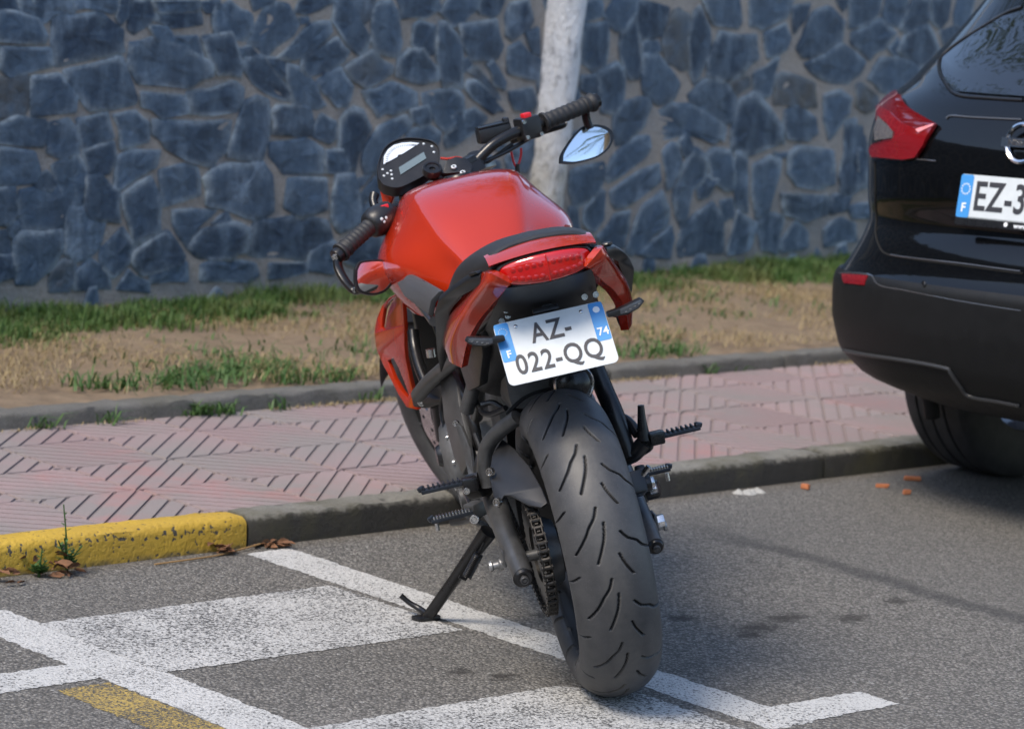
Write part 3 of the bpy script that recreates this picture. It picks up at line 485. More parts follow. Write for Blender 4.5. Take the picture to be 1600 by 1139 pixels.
# dry moss and litter in the joint before the border kerb
k = 2600; s = rng.uniform(3.8, 8.2, k); nn = 6.455-np.abs(rng.normal(0, .012, k)); ok = vnoise(s, nn*0, 2.6, 2) > rng.uniform(-.5, 1, k); s, nn = s[ok], nn[ok]
blades('gutter_litter', np.c_[s[:, None]*E2+nn[:, None]*N2, np.full(len(s), .069)], rng.uniform(.006, .02, len(s)), rng.uniform(.001, .002, len(s)), rng.uniform(.5, 3, len(s)), STRAW)

# ---- white-barked tree by the wall
n = NT('white_bark'); mp = n.t.nodes.new('ShaderNodeMapping'); mp.inputs['Scale'].default_value = (1, 1, .45); n.lk(n.geo.outputs['Position'], mp.inputs[0])
fine = n.noise(60, 5, .7); ring = n.noise(26, 5, .7, vec=mp.outputs[0]); mid = n.noise(9, 4, .6)
c = n.mix(n.ramp(mid, (.35, 0), (.7, 1)), (.90, .88, .85), (.72, .72, .72)); c = n.mix(n.ramp(ring, (.52, 0), (.64, .85)), c, (.22, .21, .21))
sz = n.t.nodes.new('ShaderNodeSeparateXYZ'); n.lk(n.geo.outputs['Position'], sz.inputs[0])
c = n.mix(n.math('MULTIPLY', n.ramp(sz.outputs[2], (.45, .55), (.85, 0)), n.ramp(n.noise(12, 4), (.35, .3), (.6, 1))), c, (.50, .40, .22))
c = n.mix(n.ramp(n.noise(32, 4, .6), (.66, 0), (.72, .8)), c, (.10, .075, .05)); n.col(c); n.set(Roughness=.85); n.bump(n.math('ADD', n.math('MULTIPLY', ring, 2), fine), .9, .015); BARK = n.M
TREE = empty('white_barked_tree', Matrix.Translation((.083, 11.2, .11)), 'tree with pale white bark trunk growing in front of the stone wall', 'tree')
P = [(-.05, 0, -.1), (-.042, 0, .1), (-.034, 0, .27), (-.012, 0, .6), (.013, .0, 1.06), (.03, .02, 1.6), (.05, .05, 2.3), (.08, .05, 3.6), (.1, 0, 5.2)]
mb = MB().tube(P, [.13, .110, .097, .090, .086, .08, .07, .06, .045], 28, smooth=60)
mb.v = [(x+.003*math.sin(z*31+a), y, z) for a, (x, y, z) in enumerate(mb.v)]
limbs = []
for q in range(9):
    a = q*2.4; h = 3.2+q*.28; L = 1.9-.08*q
    limbs.append([(.06, .04, h), (.06+.4*L*math.cos(a), .04+.4*L*math.sin(a), h+.4*L), (.06+L*math.cos(a), .04+L*math.sin(a), h+.75*L)])
    mb.tube(limbs[-1], [.032, .022, .008], 8, smooth=8)
obj('trunk', mb, BARK, TREE, sharp=80)
LEAF = leafmat('tree_leaf', (.03, .07, .015), (.09, .15, .04))
pos = []
for l in limbs:
    for _ in range(420):
        t = random.betavariate(3, 1.5); p = catmull(l, 24)[int(t*23)]; pos.append(p+rng.normal(0, .34, 3)*[1, 1, .8])
k = len(pos); blades('crown', np.array(pos), rng.uniform(.06, .12, k), rng.uniform(.012, .025, k), rng.uniform(.5, 2.5, k), LEAF, kind=None, parent=TREE)

# ================================================================== the motorcycle
def text_obj(name, body, size, M, mt, parent, bold=0, sx=1, align='CENTER', depth=.0004, space=1):
    cu = bpy.data.curves.new('lettering', 'FONT'); cu.body = body; cu.size = size; cu.align_x = align; cu.align_y = 'CENTER'; cu.offset = bold; cu.extrude = depth; cu.resolution_u = 4; cu.space_character = space
    o = bpy.data.objects.new('lettering', cu); COL.objects.link(o); dg = bpy.context.evaluated_depsgraph_get()
    me = bpy.data.meshes.new_from_object(o.evaluated_get(dg)); bpy.data.objects.remove(o); bpy.data.curves.remove(cu)
    me.transform(M @ Matrix.Diagonal((sx, 1, 1, 1))); me.materials.clear(); me.materials.append(mt)
    o = bpy.data.objects.new(name, me); COL.objects.link(o); o.parent = parent; return o
def frame(o, x, z):                       # matrix with given origin, X axis and Z axis
    z = Vector(z).normalized(); x = Vector(x); x = (x-z*x.dot(z)).normalized(); y = z.cross(x)
    M = Matrix((x, y, z)).transposed().to_4x4(); M.translation = o; return M

def carpaint(name, a, b, flake=.25, rough=.28, metal=.35):
    n = NT(name); lw = n.t.nodes.new('ShaderNodeLayerWeight'); lw.inputs[0].default_value = .35
    n.col(n.mix(lw.outputs['Facing'], a, b)); n.set(Metallic=metal, Roughness=rough, Coat_Weight=1.0, Coat_Roughness=.03); n.b.inputs['Specular IOR Level'].default_value = .2
    n.bump(n.noise(900, 2, .5, vec=n.tc.outputs['Object']), .02*flake, .001); return n.M
RED = carpaint('candy_red_paint', (.53, .036, .007), (.33, .013, .004), metal=.28, rough=.2)
def rubber(name):
    n = NT(name); v = n.tc.outputs['Object']; a = n.noise(25, 5, .65, vec=v); f = n.noise(300, 3, .7, vec=v)
    c = n.mix(n.ramp(a, (.3, 0), (.7, 1)), (.032, .033, .036), (.055, .055, .057)); c = n.mix(n.ramp(f, (.55, 0), (.75, .5)), c, (.09, .088, .085)); sx = n.t.nodes.new('ShaderNodeSeparateXYZ'); n.lk(v, sx.inputs[0]); c = n.mix(n.math('MULTIPLY', n.ramp(n.math('ABSOLUTE', sx.outputs[1]), (.016, 1), (.036, 0)), n.ramp(n.noise(60, 4, .7, vec=v), (.3, .25), (.65, .8))), c, (.075, .073, .070)); n.col(c); n.set(Roughness=.52); n.bump(f, .25, .001); return n.M
TYRE = rubber('tyre_rubber')
BLK = mat('black_plastic', (.011, .011, .012), .38, noise=.25, nscale=30, bump=.12, bscale=900)
SAT = mat('satin_black_metal', (.012, .012, .013), .28, .2, noise=.3, nscale=18)
GRY = mat('dark_grey_metal', (.085, .086, .088), .42, .5, noise=.3, nscale=22)
ENG = mat('engine_metal', (.13, .132, .135), .5, .4, noise=.35, nscale=16)
STL = mat('bright_steel', (.55, .55, .55), .25, 1, noise=.2, nscale=40)
ALU = mat('dull_aluminium', (.30, .30, .30), .42, .8, noise=.2, nscale=40)
CHN = mat('oily_chain_steel', (.05, .047, .044), .42, .8, noise=.4, nscale=60)
SEAT = mat('seat_vinyl', (.017, .017, .018), .55, noise=.2, nscale=40, bump=.35, bscale=600)
GRIP = mat('grip_rubber', (.016, .016, .017), .6, bump=.3, bscale=500)
MIR = mat('mirror_glass', (.92, .94, .95), .015, 1)
CHR = mat('chrome', (.75, .75, .76), .08, 1)
WHT = mat('plate_white', (.56, .60, .615), .38, noise=.05, nscale=30); BLU = mat('plate_blue', (.05, .26, .60), .4); INK = mat('plate_ink', (.035, .035, .04), .45); WINK = mat('white_print', (.75, .78, .8), .5)
LCD = mat('lcd_glass', (.13, .17, .18), .18, coat=.6); DIAL = mat('dial_white', (.62, .68, .75), .5, coat=.3)
REDB = mat('red_switch', (.65, .012, .02), .4); REDC = mat('red_cable', (.5, .02, .03), .4)
LENS = mat('red_lens', (.62, .008, .006), .10, trans=.25, coat=1); LENSD = mat('red_led', (.36, .004, .003), .25, coat=.5); CLR = mat('smoked_lens', (.05, .055, .065), .12, coat=1)
RIMM = mat('wheel_black', (.014, .014, .015), .35, .3, noise=.2)
PERF = None
n = NT('perforated_grey_vinyl'); v = n.voro(260, vec=n.tc.outputs['Object']); n.col(n.mix(n.ramp(v, (.14, 1), (.22, 0)), (.055, .055, .058), (.012, .012, .012))); n.set(Roughness=.55); n.bump(n.ramp(v, (.1, 0), (.25, 1)), .4, .002); PERF = n.M

YAW, LEAN = R(-9.3), R(15.5)
h_ = Vector((math.sin(YAW), math.cos(YAW), 0)); l0 = Vector((-math.cos(YAW), math.sin(YAW), 0)); zz = Vector((0, 0, 1))
l_ = math.cos(LEAN)*l0-math.sin(LEAN)*zz; u_ = math.cos(LEAN)*zz+math.sin(LEAN)*l0
BM = Matrix((h_, l_, u_)).transposed().to_4x4(); BM.translation = (.25, 5.735, .0035)
BIKE = empty('motorcycle', BM, 'red and black naked motorcycle leaning on its side stand at the kerb', 'motorcycle')
ST = R(27); SAX = Vector((-math.sin(R(24.5)), 0, math.cos(R(24.5)))); SO = Vector((1.065, 0, .97))
SM = Matrix.Translation(SO) @ Matrix.Rotation(ST, 4, SAX) @ Matrix.Translation(-SO)

# ---- tyres and wheels
GROOVE = mat('shaded_groove_rubber', (.008, .008, .009), .7)  # recess shade of the tread grooves put into the colour
def tyre_mesh(Rr, prof, nu, nv, grooves=None, pitch=.1, depth=.005, gw=.0027):
    P = np.array(prof); P = np.vstack([P[::-1]*[-1, 1], P[1:]]); C = catmull(P, 400); L = np.r_[0, np.cumsum(np.linalg.norm(np.diff(C, axis=0), axis=1))]
    q = np.interp(np.linspace(0, L[-1], nv), L, np.arange(400)); C = np.c_[np.interp(q, np.arange(400), C[:, 0]), np.interp(q, np.arange(400), C[:, 1])]
    ph = np.linspace(0, 2*math.pi, nu, endpoint=False); yy = np.tile(C[:, 0], (nu, 1)); rr = np.tile(C[:, 1], (nu, 1)); tt = np.tile((ph*Rr)[:, None], (1, nv))
    if grooves:
        tt = np.mod(tt, pitch); D = np.full(tt.shape, 9.)
        for G_ in grooves:
            G_ = catmull(np.array(G_, float), 9)
            for o in (-pitch, 0, pitch):
                for a, b in zip(G_[:-1], G_[1:]):
                    ax, ay = a[0]+o, a[1]; bx, by = b[0]-a[0], b[1]-a[1]; t = np.clip(((tt-ax)*bx+(yy-ay)*by)/(bx*bx+by*by), 0, 1)
                    D = np.minimum(D, np.hypot(tt-ax-t*bx, yy-ay-t*by))
        rr = rr-depth*np.clip((gw-D)/.0008+.5, 0, 1)
    V = np.stack([-rr*np.cos(ph)[:, None], yy, rr*np.sin(ph)[:, None]], -1).reshape(-1, 3)
    i = np.arange(nu)[:, None]; j = np.arange(nv-1)[None]; a = i*nv+j; b = ((i+1) % nu)*nv+j; F = np.stack([a, a+1, b+1, b], -1).reshape(-1, 4)
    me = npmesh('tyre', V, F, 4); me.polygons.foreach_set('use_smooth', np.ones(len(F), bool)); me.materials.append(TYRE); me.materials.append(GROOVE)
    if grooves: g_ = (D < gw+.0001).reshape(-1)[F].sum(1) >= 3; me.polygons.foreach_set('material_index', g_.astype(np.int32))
    return me
RP = [(0, .312), (.022, .3095), (.042, .3022), (.058, .2912), (.0700, .2785), (.0780, .264), (.0800, .252), (.0775, .238), (.070, .226), (.062, .219), (.055, .2175)]
GR = [[(0, .008), (-.016, .015), (-.03, .028), (-.045, .038), (-.07, .060)], [(-.027, .000), (-.05, .005), (-.07, .014), (-.092, .026)], [(-.047, -.027), (-.06, -.038), (-.068, -.055), (-.078, -.063), (-.088, -.082)], [(-.083, -.016), (-.10, -.022), (-.12, -.034), (-.14, -.048)], [(-.112, .063), (-.122, .078)]]
def wheel_rim(name, Rr, w, y0, M, spokes=6):
    mb = MB(); ri = .2175; q = w
    mb.lathe([(ri+.012, -q), (ri+.010, -q+.006), (ri-.004, -q+.012), (ri-.012, -q*.55), (ri-.016, 0), (ri-.012, q*.55), (ri-.004, q-.012), (ri+.010, q-.006), (ri+.012, q), (ri+.002, q+.001), (ri-.014, q*.7), (ri-.024, q*.3), (ri-.026, 0), (ri-.024, -q*.3), (ri-.014, -q*.7), (ri+.002, -q-.001), (ri+.012, -q)], (0, 0, 0), (0, 1, 0), 72)
    mb.lathe([(0, -.06), (.045, -.06), (.05, -.03), (.05, .03), (.045, .06), (0, .06)], (0, 0, 0), (0, 1, 0), 32)
    for k in range(spokes):
        a = 2*math.pi*k/spokes+.2; d = Vector((math.cos(a), 0, math.sin(a)))
        mb.tube([d*.04, d*.11, d*.2], [.022, .016, .020], 10, flat=1.3)
    return obj(name, mb.xf(M), RIMM, BIKE, sharp=40)
MR = Matrix.Translation((0, 0, .3035)) @ Matrix.Diagonal((.973, 1, .973, 1))
rw = wheel_rim('rear_wheel', .312, .056, 0, MR)
GR = [[(a*1.15, b) for a, b in g_] for g_ in GR]
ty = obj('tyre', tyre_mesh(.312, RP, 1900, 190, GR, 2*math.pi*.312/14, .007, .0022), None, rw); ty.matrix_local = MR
FP = [(0, .300), (.018, .2975), (.034, .2905), (.046, .280), (.055, .266), (.0595, .252), (.059, .240), (.053, .228), (.046, .220), (.040, .2175)]
MF = SM @ Matrix.Translation((1.405, 0, .300))
fwh = wheel_rim('front_wheel', .300, .042, 0, MF)
FG = [[(0, .006), (-.03, .016), (-.06, .040)], [(-.05, -.006), (-.08, -.016), (-.11, -.040)]]
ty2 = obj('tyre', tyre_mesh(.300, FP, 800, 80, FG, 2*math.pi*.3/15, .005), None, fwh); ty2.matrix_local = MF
def disc(name, o, r0, r1, t, parent, M=Matrix.Identity(4), holes=12, teeth=0, mt=STL):
    mb = MB(); outer = []; K = 120
    for k in range(K):
        a = 2*math.pi*k/K
        rr = r1*(1+.022*math.cos(a*10)) if not teeth else r1
        outer.append((o[0]+rr*math.cos(a), o[1], o[2]+rr*math.sin(a)))
    if teeth:
        outer = []
        for k in range(teeth):
            for q, rr in ((0, r1-.006), (.25, r1-.005), (.42, r1+.003), (.58, r1+.003), (.75, r1-.005)):
                a = 2*math.pi*(k+q)/teeth; outer.append((o[0]+rr*math.cos(a), o[1], o[2]+rr*math.sin(a)))
    hl = [[(o[0]+r0*math.cos(2*math.pi*k/40), o[1], o[2]+r0*math.sin(2*math.pi*k/40)) for k in range(40)]]
    for k in range(holes):
        a = 2*math.pi*k/holes; rm = (r0+r1)/2+(.010 if k % 2 else -.010); c_ = (o[0]+rm*math.cos(a), o[2]+rm*math.sin(a))
        hl.append([(c_[0]+.0055*math.cos(q), o[1], c_[1]+.0055*math.sin(q)) for q in np.linspace(0, 2*math.pi, 9)[:-1]])
    mb.plate(outer, t, hl, (0, 1, 0)); mb.xf(M); return obj(name, mb, mt, parent, sharp=30)
disc('brake_disc', (0, -.085, .3035), .072, .11, .005, rw, holes=20)
disc('sprocket', (0, .100, .3035), .055, .117, .006, rw, holes=6, teeth=46, mt=CHN)
obj('sprocket_carrier', MB().lathe([(0, .06), (.06, .06), (.075, .085), (.07, .097), (0, .1)], (0, 0, .3035), (0, 1, 0), 32).cyl((0, -.13, .3035), (0, .16, .3035), .011), GRY, rw)
for s_ in (1, -1): disc('brake_disc', (1.405, s_*.068, .300), .10, .15, .005, fwh, SM, holes=24)

# ---- chain, link by link
r1, r2, cx2, cz2 = .1163, .0385, .50, .375; O1, O2 = np.array([0, .3035]), np.array([cx2, cz2]); D = np.linalg.norm(O2-O1); th = math.atan2(*(O2-O1)[::-1]); be = math.acos((r1-r2)/D)
path = []
for a in np.linspace(th+be, th-be+2*math.pi, 60): path.append(O1+r1*np.array([math.cos(a), math.sin(a)]))
for a in np.linspace(th-be, th+be, 20): path.append(O2+r2*np.array([math.cos(a), math.sin(a)]))
path.append(path[0]); path = np.array(path); L = np.r_[0, np.cumsum(np.linalg.norm(np.diff(path, axis=0), axis=1))]; NL = int(L[-1]/.015875/2)*2
def link_mesh(outer):
    mb = MB(); w_ = .0095 if outer else .0070; hp = .0079; e = .0006
    for s_ in (1, -1):
        ol = []
        for k in range(7): a = math.pi/2+math.pi*k/6; ol.append((-hp+.0068*math.cos(a), s_*w_, .0068*math.sin(a)))
        ol.append((0, s_*w_, -.0048))
        for k in range(7): a = -math.pi/2+math.pi*k/6; ol.append((hp+.0068*math.cos(a), s_*w_, .0068*math.sin(a)))
        ol.append((0, s_*w_, .0048)); mb.plate(ol, .0019, (), (0, 1, 0))
        if outer:
            for x in (-hp, hp): mb.cyl((x, s_*w_, 0), (x, s_*(w_+.0026), 0), .0027, seg=8)
    if not outer:
        for x in (-hp, hp): mb.cyl((x, -.006, 0), (x, .006, 0), .005, seg=10)
    me = bpy.data.meshes.new('chain_link'); me.from_pydata(mb.v, [], mb.f); finish(me, 35); me.materials.append(CHN); return me
LK = [link_mesh(True), link_mesh(False)]; chain = None
for k in range(NL):
    q0, q1 = L[-1]*(k-.5)/NL % L[-1], L[-1]*(k+.5)/NL % L[-1]; A_ = np.array([np.interp(q0, L, path[:, 0]), np.interp(q0, L, path[:, 1])]); B_ = np.array([np.interp(q1, L, path[:, 0]), np.interp(q1, L, path[:, 1])])
    d_ = B_-A_; M = Matrix.Translation(((A_[0]+B_[0])/2, .100, (A_[1]+B_[1])/2)) @ Matrix.Rotation(-math.atan2(d_[1], d_[0]), 4, 'Y')
    if chain is None:
        chain = bpy.data.objects.new('chain', LK[0]); COL.objects.link(chain); chain.parent = BIKE; chain.matrix_local = M; CI = M.inverted(); continue
    o = bpy.data.objects.new('chain_link', LK[k % 2]); COL.objects.link(o); o.parent = chain; o.matrix_local = CI @ M

# ---- swingarm
def bolt(name, p, d, r, parent, mt=STL, h=.006):
    mb = MB(); d = Vector(d).normalized()
    mb.lathe([(0, h), (r*.45, h), (r*.5, h*.55), (r*.62, h*.55), (r*.66, h), (r*.9, h), (r, h*.7), (r, 0), (0, 0)], p, d, 16); return obj(name, mb, mt, parent)
mb = MB()
arm = [(.50, .105, .395), (.36, .125, .405), (.20, .140, .385), (.06, .146, .345), (-.03, .146, .315), (-.095, .146, .290)]
mb.tube(arm, [.028, .027, .024, .022, .0215, .020], 16, smooth=30, flat=1.12)
mb.tube([(x, -y*(.96-.17*min(1, max(0, (.4-x)/.35))), z) for x, y, z in arm], [.026, .026, .023, .021, .019, .017], 16, smooth=30, flat=1.1); mb.cyl((.50, -.13, .395), (.50, .13, .395), .035); mb.tube([(.42, -.11, .40), (.36, 0, .41), (.42, .11, .40)], .03, 12, smooth=10)
sw = obj('swingarm', mb, GRY, BIKE)
for s_, ye, ra in ((1, .146, 1), (-1, -.1155, .82)):
    obj('arm_end_cap', MB().lathe([(0, .006), (.008*ra, .006), (.009*ra, .003), (.016*ra, .003), (.0205*ra, -.002), (.0205*ra, -.02)], (-.098, ye, .289), (-1, 0, -.27), 24), SAT, sw)
    bolt('bolt', (-.103, ye, .2875), (-1, 0, -.27), .0085*ra, sw, GRY)
    obj('axle_block', MB().box((0, ye+s_*.022, .315), (.05, .006, .034)), GRY, sw, bevel=.003)
    obj('spool', MB().lathe([(0, .026), (.010, .026), (.011, .021), (.007, .018), (.007, .008), (.012, .005), (.012, 0)], (.03, ye+s_*.022, .293), (0, s_, 0), 20), ALU, sw)
obj('axle_nut', MB().cyl((0, -.138, .313), (0, -.156, .313), .013, seg=6), STL, sw, bevel=.001)
tub = [(.33, .150, .445), (.22, .150, .50), (.12, .140, .545), (.02, .118, .575), (-.03, .105, .585)]
obj('brace_tube', MB().tube([(0.120, 0.153, 0.429), (0.120, 0.153, 0.474), (0.110, 0.140, 0.512), (0.080, 0.113, 0.542), (0.050, 0.079, 0.566)], .0155, 14, smooth=24), GRY, sw)

# ---- rear hugger and chain guard
A = []
for a in np.linspace(R(119), R(182), 30):
    rr = .325; A.append([(-rr*math.cos(a), y, .3035+rr*math.sin(a)-18*abs(y)**2.6) for y in np.linspace(-.088, .088, 15)])
mb = MB().grid(A); B = [[(x, y*.985, z-.006) for x, y, z in r_] for r_ in A]; mb.grid(B)
for r_, s_ in ((0, 0), (-1, 0)):
    mb.grid([A[r_], B[r_]])
mb.grid([[r_[0] for r_ in A], [r_[0] for r_ in B]]); mb.grid([[r_[-1] for r_ in A], [r_[-1] for r_ in B]])
hug = obj('rear_mudguard', mb, BLK, BIKE)
og = [(0.100, 0.110, 0.518), (0.060, 0.094, 0.501), (0.000, 0.080, 0.475), (-0.060, 0.073, 0.444), (-0.100, 0.072, 0.421), (-0.100, 0.086, 0.415), (-0.070, 0.106, 0.418), (-0.030, 0.129, 0.433), (-0.020, 0.141, 0.436), (-0.020, 0.158, 0.416), (0.000, 0.160, 0.433), (0.050, 0.155, 0.463), (0.090, 0.137, 0.493)]
mb = MB().plate(og, .007); obj('chain_guard', mb, BLK, BIKE, bevel=.0025)
for p in ((0.040, 0.151, 0.474), (-0.025, 0.156, 0.428)): bolt('bolt', p, (-.7, .7, .25), .009, BIKE, h=.008)

# ---- tank
def tsec(x, zt, a, wb, zb):
    d = zt-.02-zb
    return (x, [(0, zt), (a*.55, zt-.003), (a*.88, zt-.012), (a*1.02, zt-.026), (a+(wb-a)*.30, zt-.02-d*.36), (a+(wb-a)*.72, zt-.02-d*.70), (wb, zb), (wb*.965, zb-.05), (wb*.76, zb-.125)])
TS = [tsec(1.045, .868, .094, .150, .76), tsec(.992, .928, .128, .190, .79), (tsec(.90, .944, .134, .221, .802)), tsec(.80, .931, .119, .217, .80), tsec(.70, .890, .100, .178, .78), tsec(.60, .828, .08, .122, .745), tsec(.51, .778, .065, .10, .725)]
def loft(sec, nx, ny, dent=None):
    S0 = np.array([[(x, y, z) for y, z in pr] for x, pr in sec]); S1 = np.array([catmull(r_, ny) for r_ in S0]); S2 = catmull(S1, nx)
    if dent is not None: S2 = dent(S2)
    full = np.concatenate([S2[:, :0:-1]*[1, -1, 1], S2], 1); return full
def knee(S2):
    x, y, z = S2[..., 0], S2[..., 1], S2[..., 2]
    e = np.sqrt(((x-.58)/.235)**2+((z-.712)/.098)**2); f = 1/(1+np.exp((e-1)*26)); S2 = S2.copy(); S2[..., 1] = y-.020*f*np.clip((y-.05)/.06, 0, 1)
    for _ in range(70):
        S2[1:-1] += .25*(S2[2:]+S2[:-2]-2*S2[1:-1]); m0 = S2[:, :1].copy(); S2[:, 1:-1] += .25*(S2[:, 2:]+S2[:, :-2]-2*S2[:, 1:-1]); S2[:, 0] = S2[:, 1]*[1, 0, 1]
    return S2
tank = obj('fuel_tank', MB().grid(loft(TS, 150, 84, knee)), RED, BIKE, sharp=60)
obj('tank_cap', MB().lathe([(0, .006), (.03, .006), (.033, .003), (.034, 0), (.045, -.001), (.046, -.006)], (.93, 0, .937), (.12, 0, 1), 40), SAT, tank)
mb = MB()
for s_ in (1, -1):
    pts = [(.985, s_*.118, .906), (.90, s_*.123, .919), (.82, s_*.113, .903)]
# seat and side padding
SS = [(-.165, [(0, .9335), (.05, .930), (.080, .921), (.092, .910), (.094, .895)]), (-.14, [(0, .9385), (.055, .934), (.09, .922), (.106, .905), (.108, .885)]), (-.04, [(0, .930), (.06, .926), (.108, .908), (.125, .885), (.125, .86)]),
      (.08, [(0, .902), (.07, .898), (.122, .880), (.14, .855), (.14, .81)]), (.2, [(0, .850), (.08, .846), (.132, .832), (.148, .805), (.15, .76)]), (.3, [(0, .800), (.08, .798), (.135, .788), (.15, .765), (.15, .73)]),
      (.42, [(0, .780), (.08, .780), (.125, .772), (.142, .745), (.14, .70)]), (.56, [(0, .785), (.06, .784), (.09, .776), (.105, .75), (.105, .70)])]
F_ = loft(SS, 60, 22); mb = MB().grid(F_); mb.add([tuple(p) for p in F_[0]], [tuple(range(F_.shape[1]))]); seat = obj('seat', mb, SEAT, BIKE, sharp=60)
pl = [(0.860, 0.186, 0.778), (0.840, 0.170, 0.782), (0.740, 0.157, 0.779), (0.620, 0.142, 0.775), (0.480, 0.124, 0.769), (0.500, 0.146, 0.749), (0.520, 0.156, 0.717), (0.580, 0.165, 0.724), (0.700, 0.182, 0.738), (0.820, 0.185, 0.762)]
for s_ in (1, -1): obj('side_pad', MB().plate([(x, s_*(y+.004), z) for x, y, z in pl], .014), PERF, BIKE, bevel=.004)

# ---- tail: cowl, lamp, undertail, rails, indicators, plate
oc = [(-0.185, 0.115, 0.896), (-0.140, 0.127, 0.872), (-0.030, 0.155, 0.827), (0.060, 0.176, 0.785), (0.140, 0.184, 0.726), (0.170, 0.175, 0.693)]
mc = [(-0.216, 0.093, 0.891), (-0.198, 0.105, 0.869), (-0.110, 0.134, 0.826), (-0.050, 0.156, 0.790), (0.035, 0.174, 0.738), (0.085, 0.173, 0.693)]
ic = [(-0.213, 0.072, 0.869), (-0.202, 0.081, 0.859), (-0.135, 0.111, 0.819), (-0.100, 0.132, 0.793), (-0.040, 0.154, 0.748), (0.040, 0.167, 0.687)]
Gd = np.array([catmull(q, 26) for q in (oc, mc, ic)]); Gd = catmull(Gd, 11)
Gd[..., 1] += (.010*np.sin(np.linspace(0, math.pi, 11)))[:, None]; Gd[..., 0] -= (.006*np.sin(np.linspace(0, math.pi, 11)))[:, None]; Gd[..., 2] += (.004*np.sin(np.linspace(0, math.pi, 11)))[:, None]
In = Gd*1.0; In[..., 1] -= .014; In[..., 0] += .012
for s_ in (1, -1):
    m1 = MB().grid(Gd*[1, s_, 1]).grid(In*[1, s_, 1])
    for E_ in ((0, slice(None)), (-1, slice(None)), (slice(None), 0), (slice(None), -1)): m1.grid([Gd[E_]*[1, s_, 1], In[E_]*[1, s_, 1]])
    obj('tail_cowl', m1, RED, BIKE, sharp=45)
def lampX(y): return -.213+2.6*y*y
Y_ = np.linspace(-.102, .102, 31); LT = lambda y: .9115-.55*y*y-60*abs(y)**4
m1 = MB().grid([[(-.150+1.2*y*y, y, .9315-1.35*y*y) for y in Y_], [(-.182+2.0*y*y, y, .929-1.35*y*y) for y in Y_], [(lampX(y)-.004, y, .9165-1.1*y*y) for y in Y_], [(lampX(y)+.004, y, .9125-1.1*y*y) for y in Y_]])
obj('tail_trim', m1, RED, BIKE, sharp=50)
LO = [(-.091, .884), (-.082, .899), (-.06, .9065), (-.03, .9105), (0, .9115), (.03, .9105), (.06, .9065), (.082, .899), (.091, .884), (.086, .872), (.068, .8635), (.04, .859), (0, .857), (-.04, .859), (-.068, .8635), (-.086, .872)]
LO = [tuple(p) for p in catmull(LO+[LO[0]], 65)[:-1]]
def lamp_ring(k, dx): return [(lampX(y*k)+dx, y*k, .884+(z-.884)*k) for y, z in LO]
mb = MB().grid([lamp_ring(1.045, .008), lamp_ring(1.045, -.003), lamp_ring(1.0, -.006), lamp_ring(.99, 0)], closev=True); lamp = obj('tail_lamp', mb, BLK, BIKE)
mb = MB().grid([lamp_ring(k, dx) for k, dx in ((1, .002), (.985, -.004), (.93, -.0075), (.7, -.010), (.4, -.0115), (.1, -.012), (.005, -.012))], closev=True); obj('lens', mb, LENS, lamp, sharp=60)
mb = MB()
for row, zz_, n_ in ((0, .871, 6), (1, .893, 5)):
    for k in range(n_):
        for s_ in (1, -1):
            y = s_*(.012+k*.0125); z = zz_+(.006*(k/5)**2 if row == 0 else -.004*(k/5)**2)
            mb.lathe([(0, .0012), (.0035, .001), (.0050, .0004), (.0056, -.001)], (lampX(y)-.0118+.003*(abs(y)/.08)**2+.0012*((z-.884)/.02)**2, y, z), (-1, y*4, 0), 14)
obj('led_cluster', mb, LENSD, lamp)
obj('lens_rib', MB().box((-.225, .0, .884), (.004, .0035, .050)), LENS, lamp, bevel=.001)
und = [(-.205, .086, .862, .856), (-.16, .093, .838, .822), (-.10, .100, .808, .785), (-.02, .110, .768, .735), (.08, .122, .712, .675), (.20, .132, .640, .60), (.27, .13, .60, .56)]
mb = MB().grid([[(x, y*q, zc+(ze-zc)*abs(q)**3) for q in np.linspace(-1, 1, 17)] for x, y, ze, zc in und]); ut = obj('undertail', mb, BLK, BIKE, sharp=60)
for p in ((-0.100, 0.077, 0.803), (-0.085, 0.074, 0.789), (-0.070, 0.086, 0.779), (-0.100, -0.095, 0.794), (-0.110, -0.072, 0.796)): bolt('bolt', p, (-1, 0, .1), .0065, ut, h=.006)
obj('tool_hook', MB().box((-.115, .002, .800), (.02, .02, .012)).tube([(-.12, -.03, .775), (-.14, 0, .772), (-.12, .03, .775)], .004, 8), BLK, ut)
